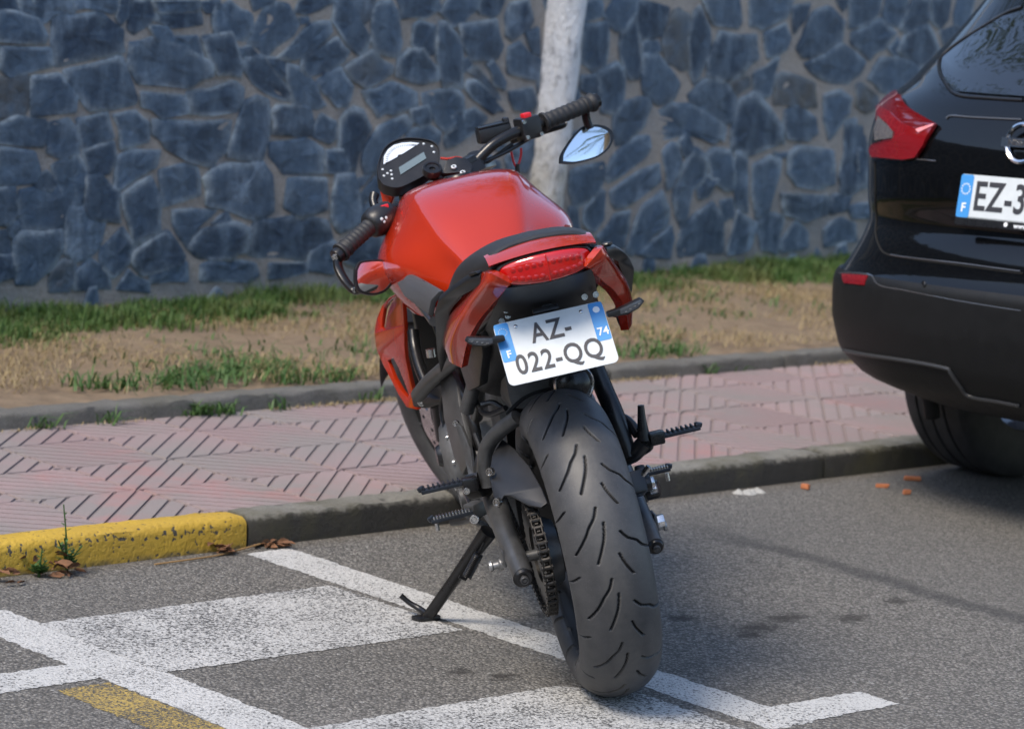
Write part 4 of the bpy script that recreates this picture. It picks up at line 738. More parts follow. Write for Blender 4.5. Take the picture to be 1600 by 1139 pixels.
# flank boxes under the tail, inside the cowl
for s_ in (1, -1):
    sd = [(.10, .128, .715), (.0, .112, .755), (.05, .112, .70), (.13, .122, .628), (.24, .135, .60), (.26, .140, .66)]
    obj('undertail_side', MB().plate([(x, s_*y, z) for x, y, z in sd], .02), BLK, BIKE, bevel=.005)
RL = [(-.176, .112, .888), (-.150, .146, .882), (-.10, .182, .860), (-.045, .200, .828), (.02, .205, .785), (.09, .203, .740), (.17, .188, .695)]
for s_ in (1, -1):
    ro = [(-0.178, 0.117, 0.895), (-0.140, 0.140, 0.886), (-0.070, 0.166, 0.861), (0.000, 0.185, 0.837), (0.030, 0.195, 0.809), (0.100, 0.194, 0.758), (0.170, 0.193, 0.705), (0.250, 0.186, 0.650), (0.200, 0.174, 0.685), (0.060, 0.173, 0.769), (0.010, 0.166, 0.808), (-0.070, 0.148, 0.847), (-0.175, 0.116, 0.877)]
    r_ = obj('grab_rail', MB().plate([(x, s_*y, z) for x, y, z in ro], .017), BLK, BIKE, bevel=.005)
    obj('rail_cap', MB().plate([(x, s_*y, z+.0045) for x, y, z in ((-0.150, 0.133, 0.890), (-0.175, 0.121, 0.894), (-0.178, 0.119, 0.890), (-0.150, 0.133, 0.883))], .012), SAT, r_, bevel=.002)
    iw = [(.098, .770), (.125, .773), (.166, .783), (.172, .775), (.158, .764), (.136, .757), (.115, .759), (.098, .760)]
    ind = obj('indicator', MB().plate([(-.172, s_*y, z) for y, z in iw], .018, (), (1, 0, 0)), BLK, BIKE, bevel=.003)
    obj('lens', MB().plate([(-.1825, s_*y, z) for y, z in ((.122, .770), (.164, .780), (.168, .775), (.156, .766), (.137, .761), (.122, .762))], .004, (), (1, 0, 0)), CLR, ind, bevel=.001)
    for k in range(4): obj('led', MB().box((-.1848, s_*(.133+k*.009), .7645+k*.0032), (.0012, .0040, .0022)), STL, ind)
pc = Vector((-0.178, -0.001, 0.734)); PN = Vector((-math.cos(R(36)), 0, math.sin(R(36))))
PMx = frame(pc+Vector((0, .008, 0)), (0, -1, 0), PN)
def rrect(w_, h__, r, k=6, z=0):
    out = []
    for cx, cy, a0 in ((w_/2-r, h__/2-r, 0), (-w_/2+r, h__/2-r, 90), (-w_/2+r, -h__/2+r, 180), (w_/2-r, -h__/2+r, 270)):
        for i in range(k+1): a = R(a0+90*i/k); out.append((cx+r*math.cos(a), cy+r*math.sin(a), z))
    return out
mb = MB().plate(rrect(.210, .130, .011), .0018, (), (0, 0, 1)).xf(PMx); plate = obj('number_plate', mb, WHT, BIKE)
def on_plate(x, y, w_, h__, r=.004, z=.0013): return [(p[0]+x, p[1]+y, p[2]+z) for p in rrect(w_, h__, r)]
obj('country_band', MB().plate(on_plate(-.0905, .024, .027, .080), .0006, (), (0, 0, 1)).xf(PMx), BLU, plate)
obj('region_band', MB().plate(on_plate(.0905, .024, .027, .080), .0006, (), (0, 0, 1)).xf(PMx), BLU, plate)
def PT(x, y, z=.0018): return PMx @ Matrix.Translation((x, y, z))
text_obj('lettering', 'AZ-', .057, PT(-.002, .028), INK, plate, .0007, .80, space=1.08); text_obj('lettering', '022-QQ', .057, PT(.0, -.029), INK, plate, .0007, .80, space=1.08)
text_obj('lettering', 'F', .021, PT(-.090, -.002, .0021), WINK, plate, .0005, .9); text_obj('lettering', '74', .023, PT(.0915, .002, .0021), WINK, plate, .0004, .95)
mb = MB()
for k in range(12): a = k*math.pi/6; mb.lathe([(0, .0004), (.0012, .0004), (.0012, 0)], (-.0905+.008*math.cos(a), .045+.008*math.sin(a), .0018), (0, 0, 1), 6)
obj('star_ring', mb.xf(PMx), mat('plate_star', (.35, .45, .55), .5), plate)
obj('region_badge', MB().lathe([(0, .0004), (.0065, .0004), (.0065, 0)], (.0905, .049, .0018), (0, 0, 1), 20).xf(PMx), WINK, plate)
for x in (-.064, .062): obj('rivet', MB().lathe([(0, .0022), (.0022, .002), (.0038, .0006), (.0038, 0)], (x, .052, .001), (0, 0, 1), 14).xf(PMx), STL, plate)
obj('plate_bracket', MB().plate([(x, y, -.008) for x, y, z in rrect(.19, .10, .01)], .010, (), (0, 0, 1)).xf(PMx).tube([tuple(pc-PN*.026), (-.10, 0, .765), (-.06, 0, .755)], .015, 8), BLK, BIKE, bevel=.002)
obj('plate_lamp', MB().box((0, .074, -.004), (.05, .010, .012)).xf(PMx), BLK, BIKE, bevel=.002)

# ---- shock, frame, engine
sh = MB().lathe([(0, -.016), (.014, -.015), (.026, -.010), (.034, -.001), (.036, .004), (.036, .014), (.033, .018), (.033, .05), (.028, .055), (.028, .24)], (0.050, -0.043, 0.605), (1, .06, -.10), 36)
shk = obj('rear_shock', sh, SAT, BIKE)
obj('adjuster_ring', MB().lathe([(.0345, -.001), (.0375, -.003), (.0405, .001), (.0405, .007), (.0345, .010)], (0.050, -0.043, 0.605), (1, .06, -.10), 40), STL, shk)
mb = MB()
fr = [[(1.03, .045, .82), (.86, .115, .70), (.66, .125, .60), (.50, .12, .50), (.49, .115, .40)], [(1.04, .045, .76), (.90, .11, .60), (.72, .12, .50), (.56, .12, .45)], [(.66, .125, .60), (.72, .12, .50)], [(.86, .115, .70), (.72, .12, .50)],
      [(.56, .115, .66), (.36, .112, .70), (.15, .105, .74), (-.05, .08, .80)], [(.46, .115, .50), (.32, .11, .60), (.2, .11, .68)]]
for p in fr: mb.tube(p, .014, 12, smooth=20)
mb.mirror(); fro = obj('frame', mb, SAT, BIKE)
obj('subframe_tube', MB().tube([(0.860, 0.157, 0.714), (0.740, 0.153, 0.706), (0.580, 0.150, 0.694)], .011, 12, smooth=10), mat('silver_tube', (.30, .30, .30), .3, .9), fro)
obj('frame_plate', MB().plate([(0.660, 0.148, 0.572), (0.600, 0.133, 0.589), (0.550, 0.128, 0.561), (0.520, 0.135, 0.521), (0.480, 0.137, 0.462), (0.460, 0.144, 0.411), (0.500, 0.160, 0.376), (0.560, 0.165, 0.406), (0.620, 0.163, 0.478)], .012), GRY, fro, bevel=.003)
obj('right_stay', MB().tube([(0.200, -0.110, 0.604), (0.180, -0.118, 0.549), (0.150, -0.125, 0.500), (0.130, -0.134, 0.420)], [.018, .019, .019, .016], 12, smooth=12), SAT, fro)
obj('left_stay', MB().tube([(0.280, 0.116, 0.626), (0.300, 0.129, 0.588), (0.320, 0.147, 0.545)], .0155, 12, smooth=12), GRY, fro)
obj('cross_tube', MB().tube([(0.740, 0.202, 0.516), (0.680, 0.182, 0.548), (0.600, 0.154, 0.584), (0.480, 0.127, 0.625)], .0165, 12, smooth=14), GRY, fro)
obj('intake_hose', MB().tube([(0.860, 0.174, 0.635), (0.840, 0.179, 0.603), (0.800, 0.181, 0.566), (0.760, 0.177, 0.530)], .013, 12, smooth=14), SAT, fro)
obj('hose_clamp', MB().tube([(0.620, 0.166, 0.631), (0.620, 0.167, 0.614)], .0105, 14), STL, fro); obj('heel_guard', MB().plate([(0.420, 0.163, 0.509), (0.400, 0.154, 0.500), (0.360, 0.149, 0.456), (0.330, 0.156, 0.409), (0.320, 0.167, 0.393), (0.380, 0.162, 0.441)], .008), GRY, fro, bevel=.002)
bolt('bolt', Vector((0.420, 0.162, 0.504)), (-.8, .6, .1), .007, fro)
mb = MB(); mb.box((.68, 0, .36), (.42, .26, .26)); mb.box((.84, 0, .54), (.24, .24, .26), Matrix.Rotation(R(-22), 3, 'Y')); mb.box((.30, 0, .63), (.28, .16, .16)); mb.box((.44, 0, .50), (.16, .17, .26))
eng = obj('engine', mb, ENG, BIKE, bevel=.03)
for s_ in (1, -1):
    cov = obj('crankcase_cover', MB().lathe([(0, .045), (.03, .045), (.04, .040), (.066, .036), (.078, .024), (.082, 0), (.082, -.02)], (.74, s_*.135, .37), (0, s_, 0), 40), ENG, eng)
    obj('cover_boss', MB().lathe([(0, .012), (.02, .012), (.024, .006), (.026, 0)], (.74, s_*.178, .375), (0, s_, 0), 24), SAT, cov)
    for k in range(8): bolt('bolt', (.74+.073*math.cos(k*.785), s_*.16, .37+.073*math.sin(k*.785)), (0, s_, 0), .006, cov)
    obj('sprocket_cover', MB().lathe([(0, .03), (.045, .03), (.055, .02), (.058, 0)], (.53, s_*.11, .38), (0, s_, 0), 28), ENG, eng)
    obj('shift_boss', MB().cyl((.62, s_*.13, .30), (.62, s_*.17, .30), .022), ENG, eng)
obj('radiator', MB().box((1.085, 0, .55), (.04, .30, .30), Matrix.Rotation(R(-20), 3, 'Y')), BLK, BIKE, bevel=.006)
mb = MB()
for s_ in (1, -1): mb.tube([(.95, s_*.06, .50), (1.06, s_*.07, .44), (1.04, s_*.06, .30), (.92, s_*.04, .20), (.75, 0, .17)], .02, 12, smooth=20)
mb.tube([(.78, 0, .17), (.60, -.02, .17), (.40, -.04, .19)], [.05, .09, .08], 20, smooth=14, flat=.7); obj('exhaust', mb, mat('exhaust_steel', (.16, .155, .15), .4, .9, noise=.3), BIKE)
# hoses and wires in the shadow of the tail
for p in ([(0.350, 0.124, 0.595), (0.300, 0.123, 0.550), (0.250, 0.110, 0.542), (0.200, 0.081, 0.558)], [(0.700, 0.136, 0.537), (0.750, 0.157, 0.475), (0.700, 0.162, 0.414)], [(0.250, 0.122, 0.565), (0.240, 0.100, 0.566), (0.220, 0.085, 0.555)], [(0.300, 0.142, 0.500), (0.280, 0.138, 0.449), (0.300, 0.153, 0.394)]): obj('hose', MB().tube(p, .006, 8, smooth=12), BLK, BIKE)

# ---- radiator shrouds (slotted)
so = [(0.860, 0.176, 0.728), (0.960, 0.196, 0.704), (1.030, 0.210, 0.679), (1.060, 0.227, 0.646), (1.070, 0.238, 0.614), (1.060, 0.242, 0.579), (1.030, 0.237, 0.545), (1.000, 0.230, 0.519), (0.980, 0.221, 0.481), (0.960, 0.210, 0.452), (0.930, 0.190, 0.447), (0.930, 0.190, 0.483), (0.920, 0.193, 0.509), (0.900, 0.195, 0.575), (0.880, 0.193, 0.607), (0.870, 0.185, 0.650), (0.860, 0.179, 0.701)]
h1 = [(0.955, 0.188, 0.700), (1.000, 0.199, 0.687), (1.030, 0.208, 0.670), (1.035, 0.217, 0.647), (1.040, 0.223, 0.627), (1.010, 0.218, 0.626), (1.000, 0.210, 0.651), (0.980, 0.201, 0.676)]
h2 = [(1.010, 0.227, 0.555), (0.970, 0.216, 0.567), (0.950, 0.211, 0.548), (0.945, 0.205, 0.513), (0.950, 0.200, 0.480), (0.955, 0.204, 0.473), (0.970, 0.213, 0.490), (0.990, 0.222, 0.519)]
for s_ in (1, -1):
    f_ = lambda P_: [(x, s_*y, z) for x, y, z in P_]
    obj('radiator_shroud', MB().plate(f_(so), .010, (f_(h1), f_(h2))), RED, BIKE, bevel=.0025)
obj('shroud_bracket', MB().plate([(0.880, 0.200, 0.494), (0.850, 0.170, 0.498), (0.750, 0.132, 0.527), (0.750, 0.140, 0.489), (0.850, 0.178, 0.462), (0.880, 0.200, 0.465)], .014), BLK, BIKE, bevel=.003)
bolt('bolt', Vector((0.850, 0.186, 0.480)), (-.9, .3, 0), .010, BIKE, h=.012)

# ---- front end, steered to the left
mb = MB()
for s_ in (1, -1): mb.cyl((1.118, s_*.1, .93), (1.255, s_*.1, .63), .021); mb.cyl((1.25, s_*.1, .64), (1.405, s_*.1, .30), .027)
mb.cyl((1.405, -.12, .3), (1.405, .12, .3), .012); obj('fork', mb.xf(SM), SAT, BIKE)
A = []
for a in np.linspace(R(25), R(150), 30): A.append([(1.405+(.316*math.cos(a)), y, .30+.316*math.sin(a)-22*abs(y)**2.5) for y in np.linspace(-.068, .068, 13)])
obj('front_mudguard', MB().grid(A).xf(SM), BLK, BIKE)
obj('top_yoke', MB().plate([(1.09, .125, .905), (1.03, .06, .925), (1.03, -.06, .925), (1.09, -.125, .905), (1.13, -.10, .895), (1.11, 0, .90), (1.13, .10, .895)], .025).box((1.055, .04, .935), (.035, .03, .03)).box((1.055, -.04, .935), (.035, .03, .03)).xf(SM), SAT, BIKE, bevel=.004)
for s_ in (1, -1): obj('fork_cap', MB().lathe([(0, .012), (.012, .012), (.014, .006), (.021, .006), (.022, 0)], (1.112, s_*.1, .915), SAX, 20).xf(SM), STL, BIKE)
RB = [(1.030, 0.071, 0.897), (1.060, 0.010, 0.915), (1.075, -0.048, 0.934), (1.080, -0.078, 0.953), (1.085, -0.112, 0.972), (1.100, -0.159, 0.984), (1.130, -0.233, 0.991), (1.180, -0.354, 1.002)]
LB = [(1.050, 0.012, 0.911), (1.030, 0.053, 0.903), (1.000, 0.095, 0.895), (0.965, 0.143, 0.895), (0.935, 0.180, 0.888), (0.890, 0.235, 0.868), (0.850, 0.294, 0.841)]
obj('handlebar', MB().tube(RB, .0125, 14, smooth=40).tube(LB, .0125, 14, smooth=36), SAT, BIKE)
def grip(a, b):
    a, b = np.array(a), np.array(b); P = [a+(b-a)*t for t in np.linspace(0, 1, 40)]; r_ = [.0185+.0010*math.sin(t*60)+(.0035 if t < .06 or .80 < t < .84 or t > .92 else 0) for t in np.linspace(0, 1, 40)]
    return MB().tube(P, r_, 20)
obj('grip', grip((1.130, -0.237, 0.991), (1.185, -0.369, 1.006)), GRIP, BIKE, sharp=50); obj('grip', grip((0.905, 0.207, 0.880), (0.850, 0.295, 0.840)), GRIP, BIKE, sharp=50)
for a, b in (((1.182, -0.361, 1.005), (1.190, -0.380, 1.008)), ((0.855, 0.287, 0.843), (0.843, 0.307, 0.834))): obj('bar_end', MB().tube([a, b], .0175, 20), SAT, BIKE, bevel=.002)
bolt('bolt', Vector((0.840, 0.307, 0.835)), (-1, .6, -.2), .0075, BIKE)
def orient(a, b, upv=(0, 0, 1)): return frame((Vector(a)+Vector(b))/2, Vector(b)-Vector(a), upv)
Mx = orient((1.105, -0.170, 0.990), (1.125, -0.228, 0.995)); swb = obj('switch_box', MB().box((0, 0, -.004), (.050, .044, .052)).xf(Mx), BLK, BIKE, bevel=.007)
obj('kill_switch', MB().box((-.004, -.010, .025), (.020, .018, .012)).xf(Mx), REDB, swb, bevel=.002)
for x, z in ((-.018, -.022), (.018, -.022), (-.02, .014)): bolt('bolt', Mx @ Vector((x, -.0225, z)), Mx.to_3x3() @ Vector((0, -1, 0)), .005, swb)
Mx = orient((1.120, -0.085, 0.989), (1.130, -0.160, 0.993)); mc_ = obj('brake_reservoir', MB().box((0, .004, .0), (.078, .036, .034)).box((.032, .0, .02), (.014, .022, .02)).xf(Mx), BLK, BIKE, bevel=.005)
obj('reservoir_lid', MB().box((0, .004, .0195), (.074, .038, .005)).xf(Mx), SAT, mc_, bevel=.002)
obj('lever', MB().tube([(1.160, -0.165, 0.969), (1.200, -0.224, 0.967), (1.245, -0.294, 0.965), (1.250, -0.303, 0.966)], [.010, .009, .008, .006], 12, smooth=16, flat=1.5), SAT, BIKE)
obj('lever', MB().tube([(1.000, 0.185, 0.884), (1.020, 0.187, 0.912), (1.030, 0.180, 0.927)], [.010, .010, .011], 12, smooth=10), SAT, BIKE)
mb = MB(); a, b = np.array((0.900, 0.220, 0.875)), np.array((0.945, 0.158, 0.890))
mb.tube([a+(b-a)*t for t in (0, .12, .35, .65, .9, 1)], [.021, .030, .035, .034, .030, .022], 20); lsw = obj('switch_box', mb, BLK, BIKE, sharp=50)
obj('horn_button', MB().box((0, 0, 0), (.014, .018, .010)).xf(Matrix.Translation((0.915, 0.174, 0.909))), REDB, lsw, bevel=.002)
for p in ((0.885, 0.188, 0.888), (0.890, 0.178, 0.888), (0.887, 0.184, 0.881), (0.900, 0.175, 0.869)): obj('switch_dot', MB().lathe([(0, .003), (.003, .002), (.004, 0)], p, (-1, -.2, .3), 10), WHT, lsw)
for r_, p in ((.005, [(1.080, -0.059, 0.934), (1.100, -0.137, 0.947), (1.130, -0.213, 0.967)]), (.005, [(1.120, -0.157, 0.959), (1.100, -0.105, 0.939), (1.080, -0.046, 0.922), (1.060, -0.018, 0.903)]), (.006, [(1.000, 0.124, 0.897), (1.000, 0.138, 0.864), (0.980, 0.127, 0.827), (0.950, 0.104, 0.811)]), (.006, [(1.080, 0.074, 0.880), (1.070, 0.107, 0.870), (1.030, 0.143, 0.861), (1.000, 0.131, 0.852)])): obj('cable', MB().tube(p, r_, 8, smooth=14), BLK, BIKE)
mb = MB().tube([(1.130, -0.153, 0.947), (1.130, -0.154, 0.917), (1.130, -0.160, 0.905), (1.130, -0.173, 0.928), (1.130, -0.177, 0.945)], .0028, 8, smooth=16).tube([(1.130, -0.158, 0.898), (1.120, -0.155, 0.867)], .0028, 8); obj('switch_wire', mb, REDC, BIKE)
obj('wire_sleeve', MB().tube([(1.130, -0.161, 0.911), (1.130, -0.158, 0.892)], .0055, 10), BLK, BIKE)
for p in ((1.000, 0.119, 0.852), (0.980, 0.134, 0.846), (1.020, 0.103, 0.861)): obj('cable_end', MB().tube([p, tuple(Vector(p)+Vector((.02, -.012, .018)))], .009, 10), STL, BIKE)
# meter
def MTp(P_): return [tuple(p) for p in P_]
mo = [(1.0539, 0.1631, 0.9540), (1.0842, 0.1571, 0.9806), (1.1191, 0.1356, 1.0080), (1.1395, 0.1083, 1.0209), (1.1482, 0.0730, 1.0213), (1.1452, 0.0310, 1.0095), (1.1348, 0.0099, 0.9955), (1.1157, 0.0072, 0.9773), (1.0836, 0.0228, 0.9512), (1.0692, 0.0442, 0.9426), (1.0506, 0.0810, 0.9334), (1.0336, 0.1255, 0.9273), (1.0395, 0.1547, 0.9390)]
mo = [tuple(p) for p in catmull(mo+[mo[0]], 53)[:-1]]
MN = Vector((-0.6680, -0.1560, 0.7276)); mcen = Vector(np.mean(mo, axis=0))
def off(P_, d_, k=1.0): return [tuple(mcen+(Vector(p)-mcen)*k+MN*d_) for p in P_]
mb = MB().grid([off(mo, -.042, .72), off(mo, -.030, .97), off(mo, -.006, 1.0), off(mo, .002, .985), off(mo, .002, .955), off(mo, -.003, .945)], closev=True); mb.add(off(mo, -.003, .945), [tuple(range(len(mo)))]); mb.add(off(mo, -.042, .72), [tuple(range(len(mo)))[::-1]])
met = obj('meter', mb, BLK, BIKE, sharp=40)
def decal(name, P_, d_, mt): return obj(name, MB().plate(off(P_, d_), .0012, (), MN), mt, met)
dial = [(1.0885, 0.1417, 0.9812), (1.1074, 0.1348, 0.9971), (1.1220, 0.1220, 1.0077), (1.1322, 0.1062, 1.0137), (1.1372, 0.0862, 1.0141), (1.1387, 0.0658, 1.0110), (1.1364, 0.0480, 1.0051), (1.1189, 0.0803, 0.9959), (1.1116, 0.0938, 0.9922), (1.1102, 0.1028, 0.9928), (1.1058, 0.1055, 0.9893)]
decal('dial', dial, -.0015, DIAL); decal('screen', [(1.0811, 0.1100, 0.9676), (1.1166, 0.0440, 0.9860), (1.1019, 0.0428, 0.9723), (1.0652, 0.1105, 0.9531)], -.0015, LCD)
mb = MB(); dc = Vector((1.1043, 0.0960, 0.9859))
for k in range(13):
    p = (1.0885, 0.1431, 0.9815) if k == 0 else dial[min(6, int(k*.5))]
pts = catmull([(1.0914, 0.1366, 0.9828), (1.1074, 0.1305, 0.9961), (1.1205, 0.1182, 1.0055), (1.1285, 0.1045, 1.0099), (1.1328, 0.0861, 1.0100), (1.1342, 0.0672, 1.0072), (1.1335, 0.0560, 1.0041)], 22)
for p in pts:
    d_ = (dc-Vector(p)).normalized(); a = Vector(p)+MN*-.0004; mb.add([tuple(a+d_*.000+MN.cross(d_)*.0007), tuple(a-MN.cross(d_)*.0007), tuple(a+d_*.007-MN.cross(d_)*.0007), tuple(a+d_*.007+MN.cross(d_)*.0007)], [(0, 1, 2, 3)])
obj('dial_ticks', mb, INK, met, recalc=False)
for x, y in ((0, 0),): pass
for p in ((1.0784, 0.1461, 0.9729), (1.0754, 0.1286, 0.9664), (1.0697, 0.1381, 0.9631), (1.0667, 0.1298, 0.9587), (1.0639, 0.1475, 0.9599), (1.0574, 0.1311, 0.9503), (1.1304, 0.0213, 0.9939), (1.1172, 0.0210, 0.9817), (1.1364, 0.0380, 1.0029)): obj('warning_light', MB().lathe([(0, .002), (.0018, .0015), (.0030, 0)], Vector(p)-MN*.0028, MN, 12), WHT, met)
obj('headlamp_cowl', MB().plate([(1.100, 0.159, 0.941), (1.080, 0.128, 0.916), (1.080, 0.144, 0.890), (1.090, 0.159, 0.880)], .012), RED, BIKE, bevel=.003)
obj('cowl_edge', MB().tube([(1.1011, 0.0117, 0.9649), (1.0995, -0.0049, 0.9599), (1.1024, -0.0271, 0.9578), (1.0950, -0.0434, 0.9475), (1.0833, -0.0525, 0.9348)], .003, 8, smooth=20), RED, BIKE)
obj('headlamp', MB().lathe([(.03, -.06), (.085, -.03), (.095, .02), (.09, .05), (0, .075)], (1.20, 0, .80), (1, 0, .1), 32).xf(SM), RED, BIKE)
ig = Vector((1.010, 0.044, 0.957)); iN = Vector((-.55, -.15, .82)).normalized()
obj('ignition_lock', MB().lathe([(0, -.004), (.006, -.004), (.007, 0), (.015, .001), (.0165, .004), (.021, .004), (.0225, 0), (.0225, -.010), (.018, -.014), (.016, -.022)], ig, iN, 32), SAT, BIKE)
for p in ((1.020, -0.005, 0.949), (1.000, -0.020, 0.935)): obj('clamp_ring', MB().lathe([(.003, .002), (.0045, .003), (.006, .002), (.0065, 0)], p, (-.5, 0, .85), 16), WHT, BIKE)
obj('yoke_cover', MB().plate([(1.020, 0.026, 0.935), (1.040, 0.008, 0.960), (1.050, -0.016, 0.962), (1.050, -0.038, 0.953), (1.040, -0.047, 0.937), (1.020, -0.039, 0.925)], .02), BLK, BIKE, bevel=.003)
# bar-end mirrors
def mirror_obj(P_, nrm, arm_pts):
    nrm = Vector(nrm).normalized(); P_ = [tuple(p) for p in catmull(P_+[P_[0]], 57)[:-1]]; cen = Vector(np.mean(P_, axis=0))
    o_ = lambda k, d_: [tuple(cen+(Vector(p)-cen)*k+nrm*d_) for p in P_]
    mb = MB().grid([o_(.55, -.022), o_(.92, -.014), o_(1.085, -.003), o_(1.065, .003), o_(.95, .003), o_(.95, .0)], closev=True); mb.add(o_(.55, -.022), [tuple(range(len(P_)))[::-1]])
    m_ = obj('mirror', mb, BLK, BIKE, sharp=60)
    obj('glass', MB().grid([o_(k, .0012+.0016*(1-k*k)) for k in (.955, .85, .72, .6, .45, .3, .15, .02)], closev=True), MIR, m_, sharp=80)
    obj('arm', MB().tube(arm_pts, .0095, 12, smooth=14, flat=1.4), SAT, m_); return m_
mirror_obj([(1.1563, -0.2651, 0.8901), (1.1626, -0.2727, 0.9073), (1.1771, -0.2998, 0.9317), (1.1890, -0.3249, 0.9478), (1.1959, -0.3424, 0.9524), (1.2049, -0.3733, 0.9465), (1.2088, -0.3943, 0.9325), (1.2057, -0.3977, 0.9139), (1.1972, -0.3846, 0.8948), (1.1852, -0.3570, 0.8823), (1.1736, -0.3239, 0.8800), (1.1635, -0.2921, 0.8820)], (-0.9283, -0.3094, 0.2063), [(1.180, -0.347, 0.996), (1.185, -0.346, 0.972), (1.185, -0.349, 0.948)])
mirror_obj([(0.7794, 0.2741, 0.8059), (0.7881, 0.2623, 0.8178), (0.7997, 0.2429, 0.8162), (0.8139, 0.2185, 0.8103), (0.8263, 0.1963, 0.8008), (0.8307, 0.1867, 0.7895), (0.8257, 0.1912, 0.7710), (0.8159, 0.2042, 0.7552), (0.8018, 0.2251, 0.7446), (0.7858, 0.2519, 0.7472), (0.7730, 0.2757, 0.7616), (0.7731, 0.2798, 0.7824)], (-0.8492, -0.5178, 0.1036), [(0.848, 0.303, 0.833), (0.840, 0.306, 0.809), (0.820, 0.298, 0.780), (0.810, 0.285, 0.760), (0.800, 0.273, 0.760)])
bolt('bolt', Vector((0.800, 0.284, 0.762)), (-1, .2, 0), .006, BIKE)

# ---- footpegs, stand, rear brake
def peg(a, b, mt, teeth, tm, w_=.024):
    Mx = orient(a, b); L_ = (Vector(b)-Vector(a)).length
    p = obj('footpeg', MB().box((0, 0, -.004), (L_, w_, .008)).tube([(L_*.46, 0, -.003), (L_*.5, 0, .006)], .008, 8).xf(Mx), mt, BIKE, bevel=.002)
    mb = MB()
    for k in range(teeth): mb.box((-L_*.42+L_*.84*k/(teeth-1), 0, .0025), (L_*.045, w_*.96, .006))
    obj('peg_teeth', mb.xf(Mx), tm, p, bevel=.001); return p
PEG = mat('peg_black', (.022, .027, .036), .4, .4, noise=.3)
peg((0.120, -0.201, 0.449), (0.120, -0.281, 0.457), PEG, 8, PEG); peg((0.120, 0.204, 0.448), (0.120, 0.287, 0.457), PEG, 8, PEG)
peg((0.350, -0.172, 0.330), (0.350, -0.244, 0.329), PEG, 12, STL, .02); peg((0.350, 0.174, 0.332), (0.350, 0.262, 0.338), PEG, 12, STL, .02)
for p in ((0.350, -0.236, 0.317), (0.350, 0.251, 0.325)): obj('peg_feeler', MB().tube([p, tuple(Vector(p)+Vector((0, 0, -.016)))], .0045, 10), STL, BIKE)
mb = MB().tube([(0.200, -0.122, 0.479), (0.170, -0.140, 0.490), (0.150, -0.152, 0.479), (0.130, -0.158, 0.460)], .0105, 12, smooth=14).tube([(0.120, -0.174, 0.519), (0.120, -0.170, 0.488), (0.120, -0.167, 0.449)], [.0065, .009, .014], 12).tube([(0.120, -0.166, 0.444), (0.130, -0.143, 0.424), (0.160, -0.123, 0.414)], [.016, .017, .018], 12, smooth=8)
brk = obj('peg_bracket', mb, SAT, BIKE)
obj('bracket_plate', MB().plate([(0.160, -0.128, 0.451), (0.140, -0.140, 0.438), (0.120, -0.166, 0.457), (0.120, -0.187, 0.444), (0.120, -0.179, 0.425), (0.130, -0.159, 0.415), (0.160, -0.129, 0.405)], .016), SAT, brk, bevel=.004)
obj('peg_hinge', MB().box((0, 0, 0), (.03, .03, .026)).xf(orient((0.120, -0.178, 0.447), (0.120, -0.206, 0.449))), SAT, brk, bevel=.005)
brk = obj('peg_bracket', MB().plate([(0.150, 0.181, 0.456), (0.200, 0.148, 0.425), (0.200, 0.138, 0.395), (0.140, 0.180, 0.405), (0.120, 0.194, 0.426)], .03), SAT, BIKE, bevel=.005)
obj('peg_hinge', MB().box((0, 0, 0), (.032, .03, .028)).xf(orient((0.120, 0.204, 0.447), (0.120, 0.175, 0.437))), SAT, brk, bevel=.005); bolt('bolt', Vector((0.100, 0.200, 0.435)), (-1, .2, 0), .007, brk)
obj('peg_mount', MB().box((0, 0, 0), (.036, .032, .032)).xf(orient((0.360, 0.180, 0.337), (0.380, 0.153, 0.322))), GRY, BIKE, bevel=.005); bolt('bolt', Vector((0.340, 0.174, 0.318)), (-1, .3, 0), .010, BIKE)
obj('shift_lever', MB().tube([(0.400, 0.158, 0.311), (0.460, 0.181, 0.292), (0.500, 0.204, 0.286)], [.009, .010, .012], 12, smooth=10).tube([(0.420, 0.169, 0.331), (0.500, 0.166, 0.341), (0.550, 0.155, 0.342)], .006, 8, smooth=10), SAT, BIKE)
foot = Vector((.54, .3006, .0834-.0035)); piv = Vector((0.440, 0.154, 0.249))
mb = MB().tube([tuple(piv+(foot-piv)*t) for t in (-.08, .1, .5, .97)], [.019, .0165, .013, .0125], 14); std = obj('side_stand', mb, SAT, BIKE)
gm = BM.inverted().to_3x3() @ Vector((0, 0, 1)); gm.normalize(); gx = Vector((-.5, .8, 0))
obj('stand_foot', MB().plate([(x, y, .004) for x, y, z in rrect(.066, .036, .014)], .008, (), (0, 0, 1)).xf(frame(foot, gx, gm)), SAT, std, bevel=.0015)
obj('stand_tang', MB().tube([tuple(foot+gm*.012), (0.560, 0.308, 0.101), (0.570, 0.325, 0.116), (0.575, 0.340, 0.135)], [.008, .007, .0055, .006], 10, smooth=14), SAT, std)
sp0, sp1 = Vector((0.400, 0.158, 0.250)), Vector((0.420, 0.211, 0.177)); hel = []
dd = (sp1-sp0); ux = dd.orthogonal().normalized(); vx = dd.normalized().cross(ux)
for k in range(181): t = k/180; a = t*2*math.pi*15; hel.append(tuple(sp0+dd*(.3+.62*t)+(ux*math.cos(a)+vx*math.sin(a))*.0085))
mb = MB().tube(hel, .0022, 6).tube([tuple(sp0), tuple(sp0+dd*.32)], .003, 8).tube([tuple(sp0+dd*.9), tuple(sp1), tuple(sp1+Vector((0, .012, .01)))], .004, 8); obj('stand_spring', mb, SAT, std)
